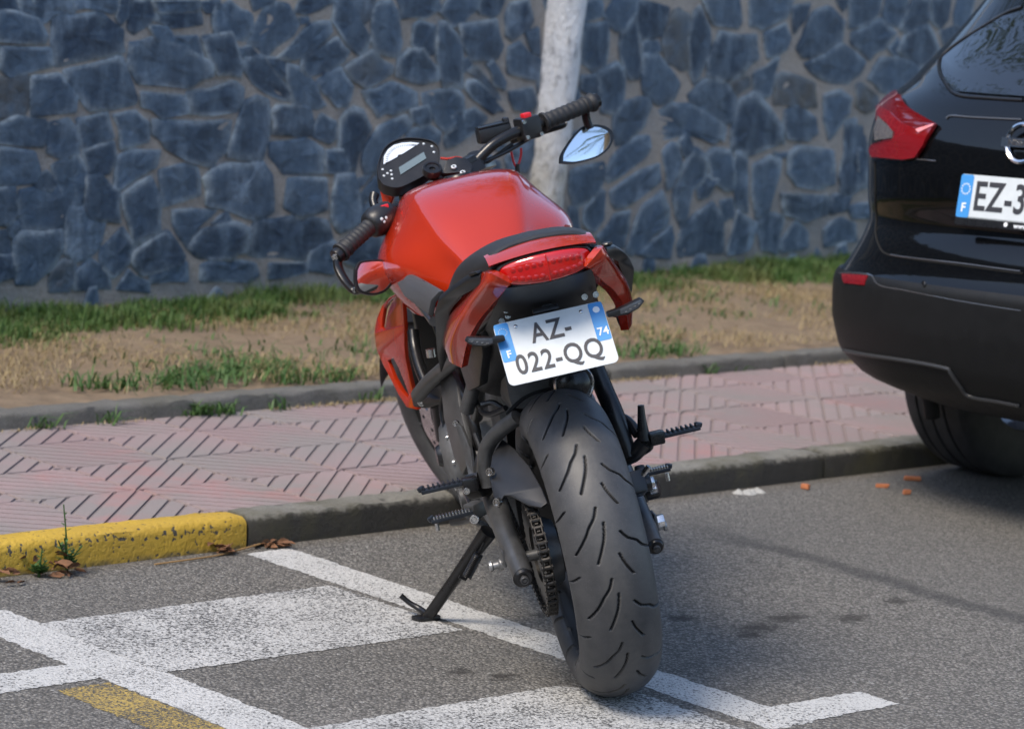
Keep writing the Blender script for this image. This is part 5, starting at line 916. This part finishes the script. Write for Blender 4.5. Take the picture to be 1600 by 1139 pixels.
# rear brake on the right
cal = obj('brake_caliper', MB().box((-.02, -.112, .40), (.07, .034, .045), Matrix.Rotation(R(20), 3, 'Y')).cyl((-.035, -.12, .40), (-.035, -.14, .40), .016).cyl((.005, -.12, .415), (.005, -.14, .415), .014), SAT, BIKE, bevel=.005)
bolt('bolt', (-.035, -.14, .40), (0, -1, 0), .011, cal); obj('bleed_nipple', MB().tube([(-.045, -.125, .42), (-.05, -.14, .435)], .006, 10), STL, cal)
mst = obj('master_cylinder', MB().lathe([(0, .035), (.016, .035), (.019, .03), (.019, .008), (.022, .006), (.022, 0)], (0.140, -0.146, 0.341), (-.3, -1, .1), 20), SAT, BIKE); bolt('bolt', Vector((0.100, -0.157, 0.352)), (-.3, -1, .1), .010, mst, h=.014)

# ================================================================== the parked car
LV = [(.30, -.64, .72, 2.4), (.325, -.72, .79, 2.6), (.365, -.80, .865, 2.9), (.43, -.852, .905, 3.2), (.52, -.878, .915, 3.3), (.60, -.885, .913, 3.3), (.635, -.885, .908, 3.3), (.65, -.868, .898, 3.2), (.68, -.860, .885, 3.1), (.72, -.852, .868, 3.0), (.745, -.842, .858, 3.0), (.78, -.815, .850, 3.1), (.84, -.83, .846, 3.2), (.93, -.835, .848, 3.2), (1.0, -.825, .855, 3.2), (1.05, -.805, .857, 3.1), (1.09, -.785, .848, 3.0), (1.12, -.765, .822, 2.9), (1.15, -.735, .79, 2.8), (1.20, -.69, .755, 2.8), (1.30, -.575, .690, 2.8), (1.40, -.465, .635, 2.8), (1.48, -.38, .60, 2.8), (1.54, -.30, .57, 2.6), (1.575, -.10, .48, 2.4), (1.59, .2, .30, 2.2)]
ZT = np.linspace(.2, 1.6, 561); _L = np.array(LV); _k = np.exp(-.5*(np.arange(-14, 15)*.0025/.009)**2); _k /= _k.sum()
def _sm(c): a = np.interp(ZT, _L[:, 0], _L[:, c]); return np.convolve(np.r_[np.full(14, a[0]), a, np.full(14, a[-1])], _k, 'valid')
_XR, _W, _NN = _sm(1), _sm(2), _sm(3)
XC = -.25
def csurf(t, z):                          # t: 0 rear centre .. 90 flank, in degrees; z height -> point on the left rear quarter
    xr, w_, nn = np.interp(z, ZT, _XR), np.interp(z, ZT, _W), np.interp(z, ZT, _NN); a = np.radians(t)
    return np.stack([XC-(XC-xr)*np.abs(np.cos(a))**(2/nn), w_*np.abs(np.sin(a))**(2/nn)*np.sign(np.sin(a)), z+0*a], -1)

CO = G(6.845, 4.402); CH = Vector((E2[0], E2[1], 0)); CL = Vector((N2[0], N2[1], 0))
CMx = Matrix((CH, CL, zz)).transposed().to_4x4(); CMx.translation = CO
CAR = empty('parked_car', CMx, 'black crossover car parked along the kerb with its tail towards the motorcycle', 'car')
TB = Matrix.Rotation(-R(2.657), 4, 'X')    # it sags towards the gutter
GLOSS = carpaint('black_car_paint', (.0025, .0025, .0027), (.002, .002, .002), metal=0, rough=.2); GLOSS.node_tree.nodes['Principled BSDF'].inputs['Coat Weight'].default_value = .6; GLOSS.node_tree.nodes['Principled BSDF'].inputs['Specular IOR Level'].default_value = .1
MATTE = mat('bumper_plastic', (.0075, .008, .0085), .5, spec=.3, noise=.15, nscale=30, bump=.15, bscale=700)
TINT = mat('tinted_glass', (.006, .0065, .007), .04, coat=1); TRIM = mat('trim_edge', (.035, .036, .038), .35); SEAM = mat('panel_gap', (.002, .002, .002), .9); EDGE = mat('polished_edge', (.05, .05, .052), .15, coat=1)
LRED = mat('car_lamp_red', (.20, .003, .005), .10, trans=.1, coat=1); LDRK = mat('car_lamp_dark', (.12, .003, .005), .08, coat=1); LCLR = mat('car_lamp_clear', (.14, .13, .13), .08, trans=.3, coat=1)
def xfront(z): return np.interp(z, [.2, .3, .75, .9, .97, 1.0, 1.06, 1.2, 1.35, 1.48, 1.54, 1.575, 1.59], [3.25, 3.42, 3.47, 3.42, 3.25, 2.75, 2.45, 2.15, 1.85, 1.55, 1.25, .9, .55])
zs = np.unique(np.r_[np.linspace(.30, 1.59, 92), .645]); T_ = np.linspace(0, 90, 46); A = []
for z in zs:
    rear = csurf(T_, np.full(46, z)); w_ = rear[-1, 1]; xf = float(xfront(z)); dep = min(.9, xf+.0-XC-.05)
    flank = np.array([(x, w_, z) for x in np.linspace(XC, xf-dep, 30)[1:]]); a = np.linspace(0, math.pi/2, 24)[1:]
    front = np.array([(xf-dep+dep*math.sin(q)**.75, w_*math.cos(q)**.75, z) for q in a]); half = np.vstack([rear, flank, front]); A.append(np.vstack([half, half[-2:0:-1]*[1, -1, 1]]))
A = np.array(A); mb = MB().grid(A, closev=True); mb.add(A[-1], [tuple(range(A.shape[1]))]); mb.add(A[0], [tuple(range(A.shape[1]))[::-1]])
def in_arch(p): return abs(p[1]) > .70 and min(math.hypot(p[0], p[2]-.345), math.hypot(p[0]-2.646, p[2]-.345)) < .375
keep = [f for f in mb.f if not all(in_arch(mb.v[i]) for i in f)]; mb.f = keep; mb.mi = [0]*len(keep)
body = obj('body', mb.xf(TB), GLOSS, CAR, sharp=45)
def nrm_at(t, z):
    p, q, r_ = csurf(np.array([t, t+.3]), np.array([z, z])), None, csurf(np.array([t]), np.array([z+.003])); a = Vector(p[1]-p[0]); b = Vector(r_[0]-p[0]); v = a.cross(b); v.normalize()
    if v.dot(Vector((-1, .8 if t > 30 else 0, .1))) < 0: v = -v
    return v
def sp(t, z, d_=0): s_ = 1 if t >= 0 else -1; p = csurf(np.array([abs(t)]), np.array([z]))[0]; v = Vector(p)+nrm_at(abs(t), z)*d_; return (v.x, v.y*s_, v.z)
def patch(name, poly, d_, mt, parent, cuts=3, dens=1, side=1, skirt=.006, bulge=0):
    P = []
    for i in range(len(poly)):
        a, b = poly[i], poly[(i+1) % len(poly)]
        for j in range(dens): P.append((a[0]+(b[0]-a[0])*j/dens, a[1]+(b[1]-a[1])*j/dens))
    bm = bmesh.new(); vs = [bm.verts.new((t*.012, z, 0)) for t, z in P]
    for tr in tessellate_polygon([[Vector((t*.012, z, 0)) for t, z in P]]):
        try: bm.faces.new([vs[i] for i in tr])
        except ValueError: pass
    bmesh.ops.subdivide_edges(bm, edges=bm.edges[:], cuts=cuts, use_grid_fill=True)
    bnd = [e for e in bm.edges if len(e.link_faces) == 1]; ext = bmesh.ops.extrude_edge_only(bm, edges=bnd); ev = {v for v in ext['geom'] if isinstance(v, bmesh.types.BMVert)}
    for v in bm.verts:
        p = sp(v.co.x/.012, v.co.y, d_-(skirt if v in ev else 0)); v.co = (p[0], p[1]*side, p[2])
    bmesh.ops.recalc_face_normals(bm, faces=bm.faces[:])
    me = bpy.data.meshes.new(name); bm.to_mesh(me); bm.free(); me.transform(TB); finish(me, 50); me.materials.append(mt)
    o = bpy.data.objects.new(name, me); COL.objects.link(o); o.parent = parent; return o
def line(name, pts, r, mt, parent, d_=.001, smooth=24, side=1):
    P = catmull(np.array(pts), smooth); return obj(name, MB().tube([(lambda q: (q[0], q[1]*side, q[2]))(sp(t, z, d_)) for t, z in P], r, 8).xf(TB), mt, parent)
# lower bumper: full width band
A = [[sp(t, z, .006) for t in np.linspace(-88, 88, 120)] for z in np.r_[np.linspace(.305, .60, 18), np.linspace(.61, .642, 6)]]
A = [[sp(t, .305, -.03) for t in np.linspace(-88, 88, 120)]]+A+[[sp(t, .644, -.006) for t in np.linspace(-88, 88, 120)]]
bump = obj('bumper', MB().grid(A).xf(TB), MATTE, CAR, sharp=60)
line('bumper_trim', [(45.8, 0.4325), (32.6, 0.4375), (17.4, 0.4425), (10.0, 0.4400), (9.0, 0.4325), (9.4, 0.3975), (9.6, 0.3725), (5.1, 0.3700), (2.4, 0.3675)], .0055, TRIM, bump, .0075, 40)
for s_ in (1, -1):
    side = s_
    lampo = [(53.4, 1.0725), (53.6, 1.0850), (53.5, 1.1025), (50.2, 1.1175), (40.0, 1.1050), (30.5, 1.0775), (23.9, 1.0600), (19.0, 1.0450), (19.2, 1.0250), (20.1, 0.9875), (22.1, 0.9575), (26.1, 0.9475), (43.1, 0.9450), (46.2, 0.9650), (43.9, 0.9800), (35.9, 0.9925), (45.9, 1.0400)]
    lamp_ = patch('tail_lamp', lampo, .010, LDRK, CAR, 3, 2, side)
    patch('lens', [(53.4, 1.0725), (50.4, 1.0775), (37.8, 1.0625), (29.1, 1.0375), (23.8, 1.0275), (19.1, 1.0425), (20.1, 0.9900), (22.2, 0.9575), (26.1, 0.9500), (42.5, 0.9475), (45.4, 0.9650), (43.4, 0.9775), (31.2, 0.9925), (30.4, 1.0100), (36.6, 1.0350), (46.4, 1.0550)], .014, LRED, lamp_, 3, 2, side)
    patch('clear_lens', [(44.9, 1.0500), (39.9, 1.0425), (32.1, 1.0175), (31.6, 1.0000), (40.8, 0.9900), (43.2, 1.0150)], .013, LCLR, lamp_, 2, 1, side)
    patch('lens_crest', [(23.6, 1.0250), (19.1, 1.0425), (19.1, 1.0375), (22.4, 1.0175)], .0165, mat('lamp_crest', (.75, .25, .25), .15, coat=1), lamp_, 1, 1, side, .003)
    patch('reflector', [(43.0, 0.6325), (34.2, 0.6375), (29.4, 0.6400), (28.9, 0.6200), (38.9, 0.6150)], .009, LRED, CAR, 2, 1, side)
    line('reflector_trim', [(46.6, 0.6325), (35.1, 0.6425), (28.8, 0.6425), (23.6, 0.6250), (15.9, 0.6225), (6.2, 0.6150), (0.4, 0.6100)], .0035, EDGE, CAR, .003, 40, side)
    line('tailgate_seam', [(42.8, 0.9375), (42.2, 0.8575), (42.8, 0.7700), (34.4, 0.7175), (29.2, 0.7025), (21.5, 0.7000), (9.5, 0.7000), (1.2, 0.6975)], .0028, SEAM, CAR, .0005, 44, side)
    line('gate_edge', [(27.8, 0.7025), (21.6, 0.7025), (9.8, 0.7050), (1.4, 0.7025)], .0022, EDGE, CAR, .004, 24, side)
    line('gate_crease', [(17.9, 1.0625), (17.0, 1.0700), (12.0, 1.0700), (4.0, 1.0725)], .0026, EDGE, CAR, .002, 20, side)
    line('lamp_gap', [(22.5, 0.9550), (16.9, 0.9550)], .002, EDGE, CAR, .003, 6, side)
    gl = [(27.8, 1.3400), (33.6, 1.3250), (39.6, 1.2750), (42.6, 1.2375), (43.5, 1.2125), (38.2, 1.1875), (28.9, 1.1500), (21.4, 1.1300), (12.4, 1.1275), (6.5, 1.1275), (0, (6.5, 1.1275)[1]), (0, 1.42), ((27.8, 1.3400)[0], 1.42)]
    gls = patch('rear_window', gl, .004, TINT, CAR, 4, 2, side)
    line('window_frame', [(29.5, 1.3525), (34.6, 1.3325), (41.4, 1.2800), (45.2, 1.2450), (45.6, 1.2150), (40.0, 1.1875), (28.9, 1.1475), (20.5, 1.1225), (11.6, 1.1200), (6.0, 1.1200)], .005, SAT, CAR, .001, 40, side)
# wiper, plate, emblem, lettering
pl_t, pl_z = (10.6, 0.8750); P0 = Vector(sp(pl_t, pl_z, .012)); PNc = Vector((-1, .0, .16)).normalized()
Mp = TB @ frame(P0, (0, -1, 0), PNc); Mp = Mp @ Matrix.Translation((.26, 0, .002))
cpl = obj('number_plate', MB().plate(rrect(.52, .11, .008), .006, (), (0, 0, 1)).box((0, 0, -.02), (.40, .07, .036)).xf(Mp), WHT, CAR)
obj('country_band', MB().plate([(x-.2395, y, .0036) for x, y, z in rrect(.04, .108, .006)], .0008, (), (0, 0, 1)).xf(Mp), BLU, cpl)
text_obj('lettering', 'EZ-3', .103, Mp @ Matrix.Translation((-.212, -.001, .0042)), INK, cpl, .0016, .78, 'LEFT', space=1.05)
text_obj('lettering', 'F', .032, Mp @ Matrix.Translation((-.239, -.030, .0046)), WINK, cpl, .0006)
mb = MB()
for k in range(12): a = k*math.pi/6; mb.lathe([(0, .0005), (.0022, .0005), (.0022, 0)], (-.2395+.013*math.cos(a), .018+.013*math.sin(a), .0042), (0, 0, 1), 6)
obj('star_ring', mb.xf(Mp), WINK, cpl)
obj('plate_holder', MB().plate([(x, y-.062, -.001) for x, y, z in rrect(.52, .022, .004)], .008, (), (0, 0, 1)).xf(Mp), SAT, CAR)
text_obj('lettering', 'www.vpn', .019, Mp @ Matrix.Translation((-.075, -.0635, .004)), WINK, cpl, .0003, 1, 'LEFT'); obj('holder_badge', MB().lathe([(0, .0006), (.006, .0006), (.006, 0)], (-.10, -.062, .0035), (0, 0, 1), 16).xf(Mp), WINK, cpl)
em_t, em_z = (2.5, 1.0125); Me = TB @ frame(Vector(sp(em_t, em_z, .010)), (0, -1, 0), (-1, 0, .12)) @ Matrix.Translation((.004, 0, 0))
emb = obj('emblem', MB().lathe([(.040, 0), (.042, .006), (.047, .009), (.052, .006), (.054, 0)], (0, 0, 0), (0, 0, 1), 48).box((0, 0, .006), (.118, .022, .008)).xf(Me), CHR, CAR, bevel=.0)
text_obj('lettering', 'NISSAN', .021, Me @ Matrix.Translation((0, -.0005, .0105)), INK, emb, .0006, 1.05)
# underside, mud flaps, wheels
obj('underbody', MB().box((1.4, 0, .43), (3.7, 1.20, .20)).xf(TB), SEAM, CAR, bevel=.02)
obj('parking_sensor', MB().lathe([(0, .004), (.011, .003), (.012, 0)], sp(*(13.4, 0.6400), .004), (-1, .6, 0), 16).xf(TB), SAT, CAR)
obj('muffler', MB().tube([(-.45, -.35, .36), (-.45, .35, .36)], .06, 20, flat=1.3).xf(TB), SAT, CAR)
TP = [(.205, -.100), (.25, -.108), (.30, -.108), (.325, -.102), (.338, -.092), (.343, -.075), (.344, -.052), (.337, -.050), (.337, -.044), (.345, -.042), (.3455, -.006), (.338, -.004), (.338, .004), (.3455, .006), (.345, .042), (.337, .044), (.337, .050), (.344, .052), (.343, .075), (.338, .092), (.325, .102), (.30, .108), (.25, .108), (.205, .100)]
ALY = mat('alloy_wheel', (.35, .35, .36), .3, .9, noise=.1)
for wx in (0, 2.646):
    for s_ in (1, -1):
        o_ = (wx, s_*.782, .3445); mb = MB().lathe([(.205, -.09), (.215, -.095), (.20, -.05), (.195, 0), (.20, .06), (.215, .095), (.205, .10), (.19, .06)], o_, (0, s_, 0), 48)
        mb.lathe([(0, .06), (.06, .062), (.075, .05), (.075, .0)], o_, (0, s_, 0), 24)
        for k in range(10): a = k*math.pi/5+.12*(k % 2); mb.tube([(o_[0]+.05*math.cos(a), o_[1]+s_*.055, o_[2]+.05*math.sin(a)), (o_[0]+.2*math.cos(a), o_[1]+s_*.07, o_[2]+.2*math.sin(a))], .016, 8)
        wl = obj('wheel', mb, ALY, CAR); obj('tyre', MB().lathe(TP, o_, (0, s_, 0), 96), TYRE, wl, sharp=30)
        obj('wheel_arch', MB().tube([(wx+.385*math.cos(a), s_*(float(np.interp(max(.25, .345+.385*math.sin(a)), ZT, _W))+.002), .345+.385*math.sin(a)) for a in np.linspace(R(-18), R(198), 40)], .022, 10).xf(TB), MATTE, CAR)
        obj('wheel_well', MB().grid([[(wx+.378*math.cos(a), s_*.885, .36+.378*math.sin(a)), (wx+.378*math.cos(a), s_*.62, .36+.378*math.sin(a)), (wx, s_*.62, .36)] for a in np.linspace(R(8), R(172), 30)]), SEAM, CAR)
# flanks: glazing, door gaps, rails
def flank_patch(name, poly, mt, s_, d_=.003):
    P = [(x, s_*(float(np.interp(z, ZT, _W))+d_), z) for x, z in poly]; L_ = []
    for i in range(len(P)):
        a, b = Vector(P[i]), Vector(P[(i+1) % len(P)])
        for j in range(6):
            q = poly[i][0]+(poly[(i+1) % len(P)][0]-poly[i][0])*j/6, poly[i][1]+(poly[(i+1) % len(P)][1]-poly[i][1])*j/6; L_.append((q[0], s_*(float(np.interp(q[1], ZT, _W))+d_), q[1]))
    return obj(name, MB().plate(L_, .004).xf(TB), mt, CAR)
for s_ in (1, -1):
    flank_patch('side_window', [(-.05, 1.14), (.62, 1.10), (.62, 1.46), (.25, 1.46)], TINT, s_); flank_patch('side_window', [(.68, 1.10), (1.40, 1.08), (1.05, 1.46), (.68, 1.46)], TINT, s_)
    for pth in ([(.65, .36), (.65, 1.5)], [(1.62, .36), (1.62, 1.0)], [(.05, .70), (.20, .95), (.22, 1.1)]):
        obj('door_gap', MB().tube([(x, s_*(float(np.interp(z, ZT, _W))+.0005), z) for x, z in catmull(np.array(pth), 20)], .003, 6).xf(TB), SEAM, CAR)
    obj('door_mirror', MB().tube([(1.50, s_*.80, 1.06), (1.50, s_*.93, 1.08), (1.50, s_*1.0, 1.09)], [.02, .07, .05], 14, smooth=8).xf(TB), GLOSS, CAR)
    obj('roof_rail', MB().tube([(-.25, s_*.54, 1.565), (-.1, s_*.54, 1.60), (1.0, s_*.52, 1.62), (1.25, s_*.5, 1.585)], .014, 8, smooth=24).xf(TB), SAT, CAR)
    obj('head_lamp', MB().tube([(3.12, s_*.74, .82), (3.28, s_*.62, .83), (3.40, s_*.45, .83)], .06, 14, smooth=10, flat=.7).xf(TB), LCLR, CAR)
obj('spoiler', MB().plate([(-.50, .52, 1.50), (-.54, .3, 1.505), (-.55, 0, 1.507), (-.54, -.3, 1.505), (-.50, -.52, 1.50), (-.2, -.5, 1.545), (-.2, .5, 1.545)], .02).xf(TB), GLOSS, CAR, bevel=.006)

# ================================================================== small things on the ground
n = NT('terracotta'); n.col(n.mix(n.noise(60, 4), (.42, .13, .05), (.55, .22, .10))); n.set(Roughness=.9); TERRA = n.M
def shard(name, s, nn, dims, rz, mt, label, cat, group=None, z=0):
    bm = bmesh.new(); bmesh.ops.create_cube(bm, size=1)
    for v in bm.verts: v.co = Vector((v.co.x*dims[0], v.co.y*dims[1], v.co.z*dims[2]))+Vector([random.uniform(-.12, .12)*d for d in dims])
    bmesh.ops.bevel(bm, geom=bm.edges[:], offset=min(dims)*.14, segments=2, affect='EDGES'); lo = min(v.co.z for v in bm.verts)
    for v in bm.verts: v.co.z -= lo; v.co += Vector([random.uniform(-.03, .03)*d for d in dims])*(v.co.z > .002)
    me = bpy.data.meshes.new(name); bm.to_mesh(me); bm.free(); finish(me, 35); me.materials.append(mt); o = bpy.data.objects.new(name, me); COL.objects.link(o)
    o.location = G(s, nn, z); o.rotation_euler = (0, 0, rz); return tag(o, label, cat, group)
shard('brick_fragment', 6.50, 5.20, (.042, .018, .012), .9-KA, TERRA, 'long orange terracotta chip lying closest to the black car tyre', 'brick chip', 'terracotta chips in the gutter')
shard('brick_fragment', 6.333, 5.17, (.034, .016, .010), .75-KA, TERRA, 'flat orange terracotta chip between the other chips in the gutter', 'brick chip', 'terracotta chips in the gutter')
shard('brick_fragment', 6.325, 5.075, (.022, .014, .012), .3, TERRA, 'stubby orange terracotta chip lying farthest out from the kerb', 'brick chip', 'terracotta chips in the gutter')
shard('brick_fragment', 6.10, 5.245, (.024, .015, .014), -.4, TERRA, 'chunky orange terracotta chip close against the dark kerb beside pale rubble', 'brick chip', 'terracotta chips in the gutter')
n = NT('pale_rubble'); n.col(n.mix(n.noise(80, 4), (.25, .25, .24), (.40, .40, .38))); n.set(Roughness=.95); n.bump(n.noise(120, 4), .6, .004); PALE = n.M
mb = MB()
for k in range(9):
    a, b = random.uniform(-.045, .045), random.uniform(-.013, .013); mb.lathe([(0, .007+random.random()*.006), (.008, .006), (.013+random.random()*.006, 0)], (a, b, 0), (0, 0, 1), 7)
o = obj('rubble_crumbs', mb, PALE, kind='stuff', sharp=30); o.matrix_world = Matrix.Translation(G(5.92, 5.275, .0)) @ Matrix.Rotation(R(90)-KA, 4, 'Z')
# dead leaves and twig by the kerb joint
DRY = mat('dead_leaf', (.16, .075, .035), .8, noise=.4, nscale=40)
def leaf_pile(name, s, nn, r, k, label):
    mb = MB()
    for _ in range(k):
        p = Vector((random.gauss(0, r*.5), random.gauss(0, r*.25), random.uniform(.002, r*.5))); M = Matrix.Translation(p) @ Matrix.Rotation(random.uniform(0, 6.3), 4, 'Z') @ Matrix.Rotation(random.uniform(-1, 1), 4, 'X'); L_ = random.uniform(.012, .024)
        mb.add([tuple(M @ Vector(q)) for q in ((-L_, 0, 0), (-L_*.3, -L_*.4, .003), (L_*.4, -L_*.3, .004), (L_, 0, -.001), (L_*.4, L_*.3, .004), (-L_*.3, L_*.4, .003))], [(0, 1, 2, 3), (0, 3, 4, 5)])
    o = obj(name, mb, DRY, sharp=80, kind='stuff', recalc=False); o.location = G(s, nn, .002); return o
leaf_pile('dead_leaves', 4.315, 5.30, .03, 16, ''); leaf_pile('dead_leaves', 4.16, 5.30, .04, 14, ''); leaf_pile('dead_leaves', 3.70, 5.30, .09, 26, ''); leaf_pile('dead_leaves', 3.55, 5.29, .05, 12, '')
o = obj('dry_twig', MB().tube([G(3.95, 5.27, .004), G(4.05, 5.268, .006), G(4.15, 5.285, .004), G(4.28, 5.312, .01)], .0022, 6, smooth=16), mat('twig', (.28, .17, .07), .8), label='thin straw-coloured twig lying along the foot of the yellow kerb', category='twig')
# weeds sprouting in the gutter
def weed(s, nn, h, stems, label):
    root = empty('gutter_weed', Matrix.Translation(G(s, nn, 0)), label, 'weed', 'weeds in the gutter'); sm, lm = MB(), MB()
    for k in range(stems):
        a = random.uniform(0, 6.28); hh = h*(1 if k == 0 else random.uniform(.3, .6)); lean = (.12 if k == 0 else .5)*hh; P = catmull(np.array([(0, 0, 0), (lean*.3*math.cos(a), lean*.3*math.sin(a), hh*.5), (lean*math.cos(a), lean*math.sin(a), hh)]), 14)
        sm.tube(P, [.0026, .0014], 6)
        for j in range(3, 14, 1):
            b = j*2.4; L_ = (.032 if k else .024)*(1.15-j/16); p = Vector(P[j]); d_ = Vector((math.cos(b), math.sin(b), .5)).normalized(); q = d_.cross(Vector((0, 0, 1))).normalized()*L_*.26
            lm.add([tuple(p), tuple(p+d_*L_*.5+q), tuple(p+d_*L_), tuple(p+d_*L_*.5-q)], [(0, 1, 2, 3)])
    obj('stem', sm, WEED, root); o = obj('leaves', lm, WEED, root, recalc=False, sharp=80); at = o.data.attributes.new('tone', 'FLOAT', 'POINT'); at.data.foreach_set('value', [random.random() for _ in o.data.vertices])
weed(3.735, 5.30, .15, 5, 'tall thin green weed sprouting against the face of the yellow kerb'); weed(3.66, 5.295, .06, 7, 'low bushy green weed right beside the tall thin one at the yellow kerb'); weed(3.52, 5.30, .07, 6, 'small green weed at the yellow kerb with dead leaves beneath it')

# ================================================================== beyond the frame: what the paint and mirrors reflect
def belt(name, pts, h0, h1, dep, k):
    P = np.array(pts, float); L = np.r_[0, np.cumsum(np.linalg.norm(np.diff(P, axis=0), axis=1))]; t = rng.uniform(0, L[-1], k)
    x, y = np.interp(t, L, P[:, 0]), np.interp(t, L, P[:, 1]); top = h1*(.8+.12*np.sin(t*.9)+.1*np.sin(t*2.3+1)); z = h0+rng.uniform(0, 1, k)**.8*(top-h0)
    o = blades(name, np.c_[x+rng.normal(0, dep, k), y+rng.normal(0, dep, k), z], rng.uniform(.25, .55, k), rng.uniform(.07, .14, k), rng.uniform(.3, 1.8, k), LEAF); return o
belt('added_tree_belt', [(-22, -4), (-12, -13), (0, -16), (14, -16), (28, -8)], 0, 5.5, .7, 16000)  # belts added out of view to block low sky and darken reflections
belt('added_tree_belt', [(-9.5, 4.5), (-13, 1), (-20, -4)], 0, 3.6, .7, 6000); belt('added_tree_belt', [(-2.5, 13), (-6, 9.6), (-9.5, 5.5)], 1.5, 3.4, .5, 5000)
PALMT = mat('palm_trunk', (.16, .12, .08), .9, noise=.4, nscale=14, bump=.6, bscale=30); PALMF = leafmat('palm_frond', (.05, .09, .02), (.14, .17, .05))
PALM = empty('palm_tree', Matrix.Translation((7.7, 2.1, 0)), 'tall palm tree with arching fronds across the road, seen in the bar-end mirror', 'palm tree')
obj('trunk', MB().tube([(0, 0, -.05), (.05, 0, 1.5), (.1, 0, 3.5), (.1, 0, 5.6)], [.24, .19, .17, .2], 18, smooth=30), PALMT, PALM)
for k in range(22):
    a = k*2.399; el = .9-.07*k; L_ = 2.1; P = []
    for j in range(13): q = j/12; P.append((.1+math.cos(a)*L_*q*math.cos(el*(1-q)), math.sin(a)*L_*q*math.cos(el*(1-q)), 5.6+L_*(math.sin(el)*q-.55*q*q)))
    fm = MB().tube(P, [.02, .006], 6)
    for j in range(2, 13):
        for f_ in (0, .5):
            if j == 12 and f_: continue
            p = Vector(P[j])*(1-f_)+Vector(P[min(12, j+1)])*f_; tg = (Vector(P[j])-Vector(P[j-1])).normalized(); sd = tg.cross(Vector((0, 0, 1))).normalized()
            for s_ in (1, -1):
                d_ = (sd*s_*.8+tg*.7+Vector((0, 0, -.15))).normalized(); l2 = .42*(1-.5*abs(j/12-.5)); wv = tg*.016; fm.add([tuple(p-wv), tuple(p+wv), tuple(p+d_*l2)], [(0, 1, 2)])
    obj('frond', fm, PALMF, PALM, recalc=False, sharp=80)

TREE2 = empty('added_shade_tree', Matrix.Translation((-3.4, -1.2, 0)), 'added leafy tree out of view behind the camera, dappling light and reflections', 'tree')  # unseen tree added to break up skylight and the tank's reflections
mb = MB().tube([(0, 0, -.1), (.05, 0, 1.5), (.2, .15, 3.2), (.6, .5, 4.6)], [.17, .13, .11, .06], 16, smooth=24); pos = []
for q in range(12):
    a = q*2.4; L_ = 1.5+.5*math.sin(q*1.7); l = [(.2, .15, 3.0+.1*q), (.2+.5*L_*math.cos(a), .15+.5*L_*math.sin(a), 3.5+.12*q), (.2+L_*math.cos(a), .15+L_*math.sin(a), 3.9+.13*q)]; mb.tube(l, [.04, .028, .01], 8, smooth=8); c_ = catmull(l, 24)
    for _ in range(260): pos.append(c_[int(random.betavariate(3, 1.4)*23)]+rng.normal(0, .3, 3))
obj('trunk', mb, PALMT, TREE2, sharp=80); k = len(pos); blades('crown', np.array(pos), rng.uniform(.08, .16, k), rng.uniform(.02, .035, k), rng.uniform(.5, 2.5, k), LEAF, kind=None, parent=TREE2)
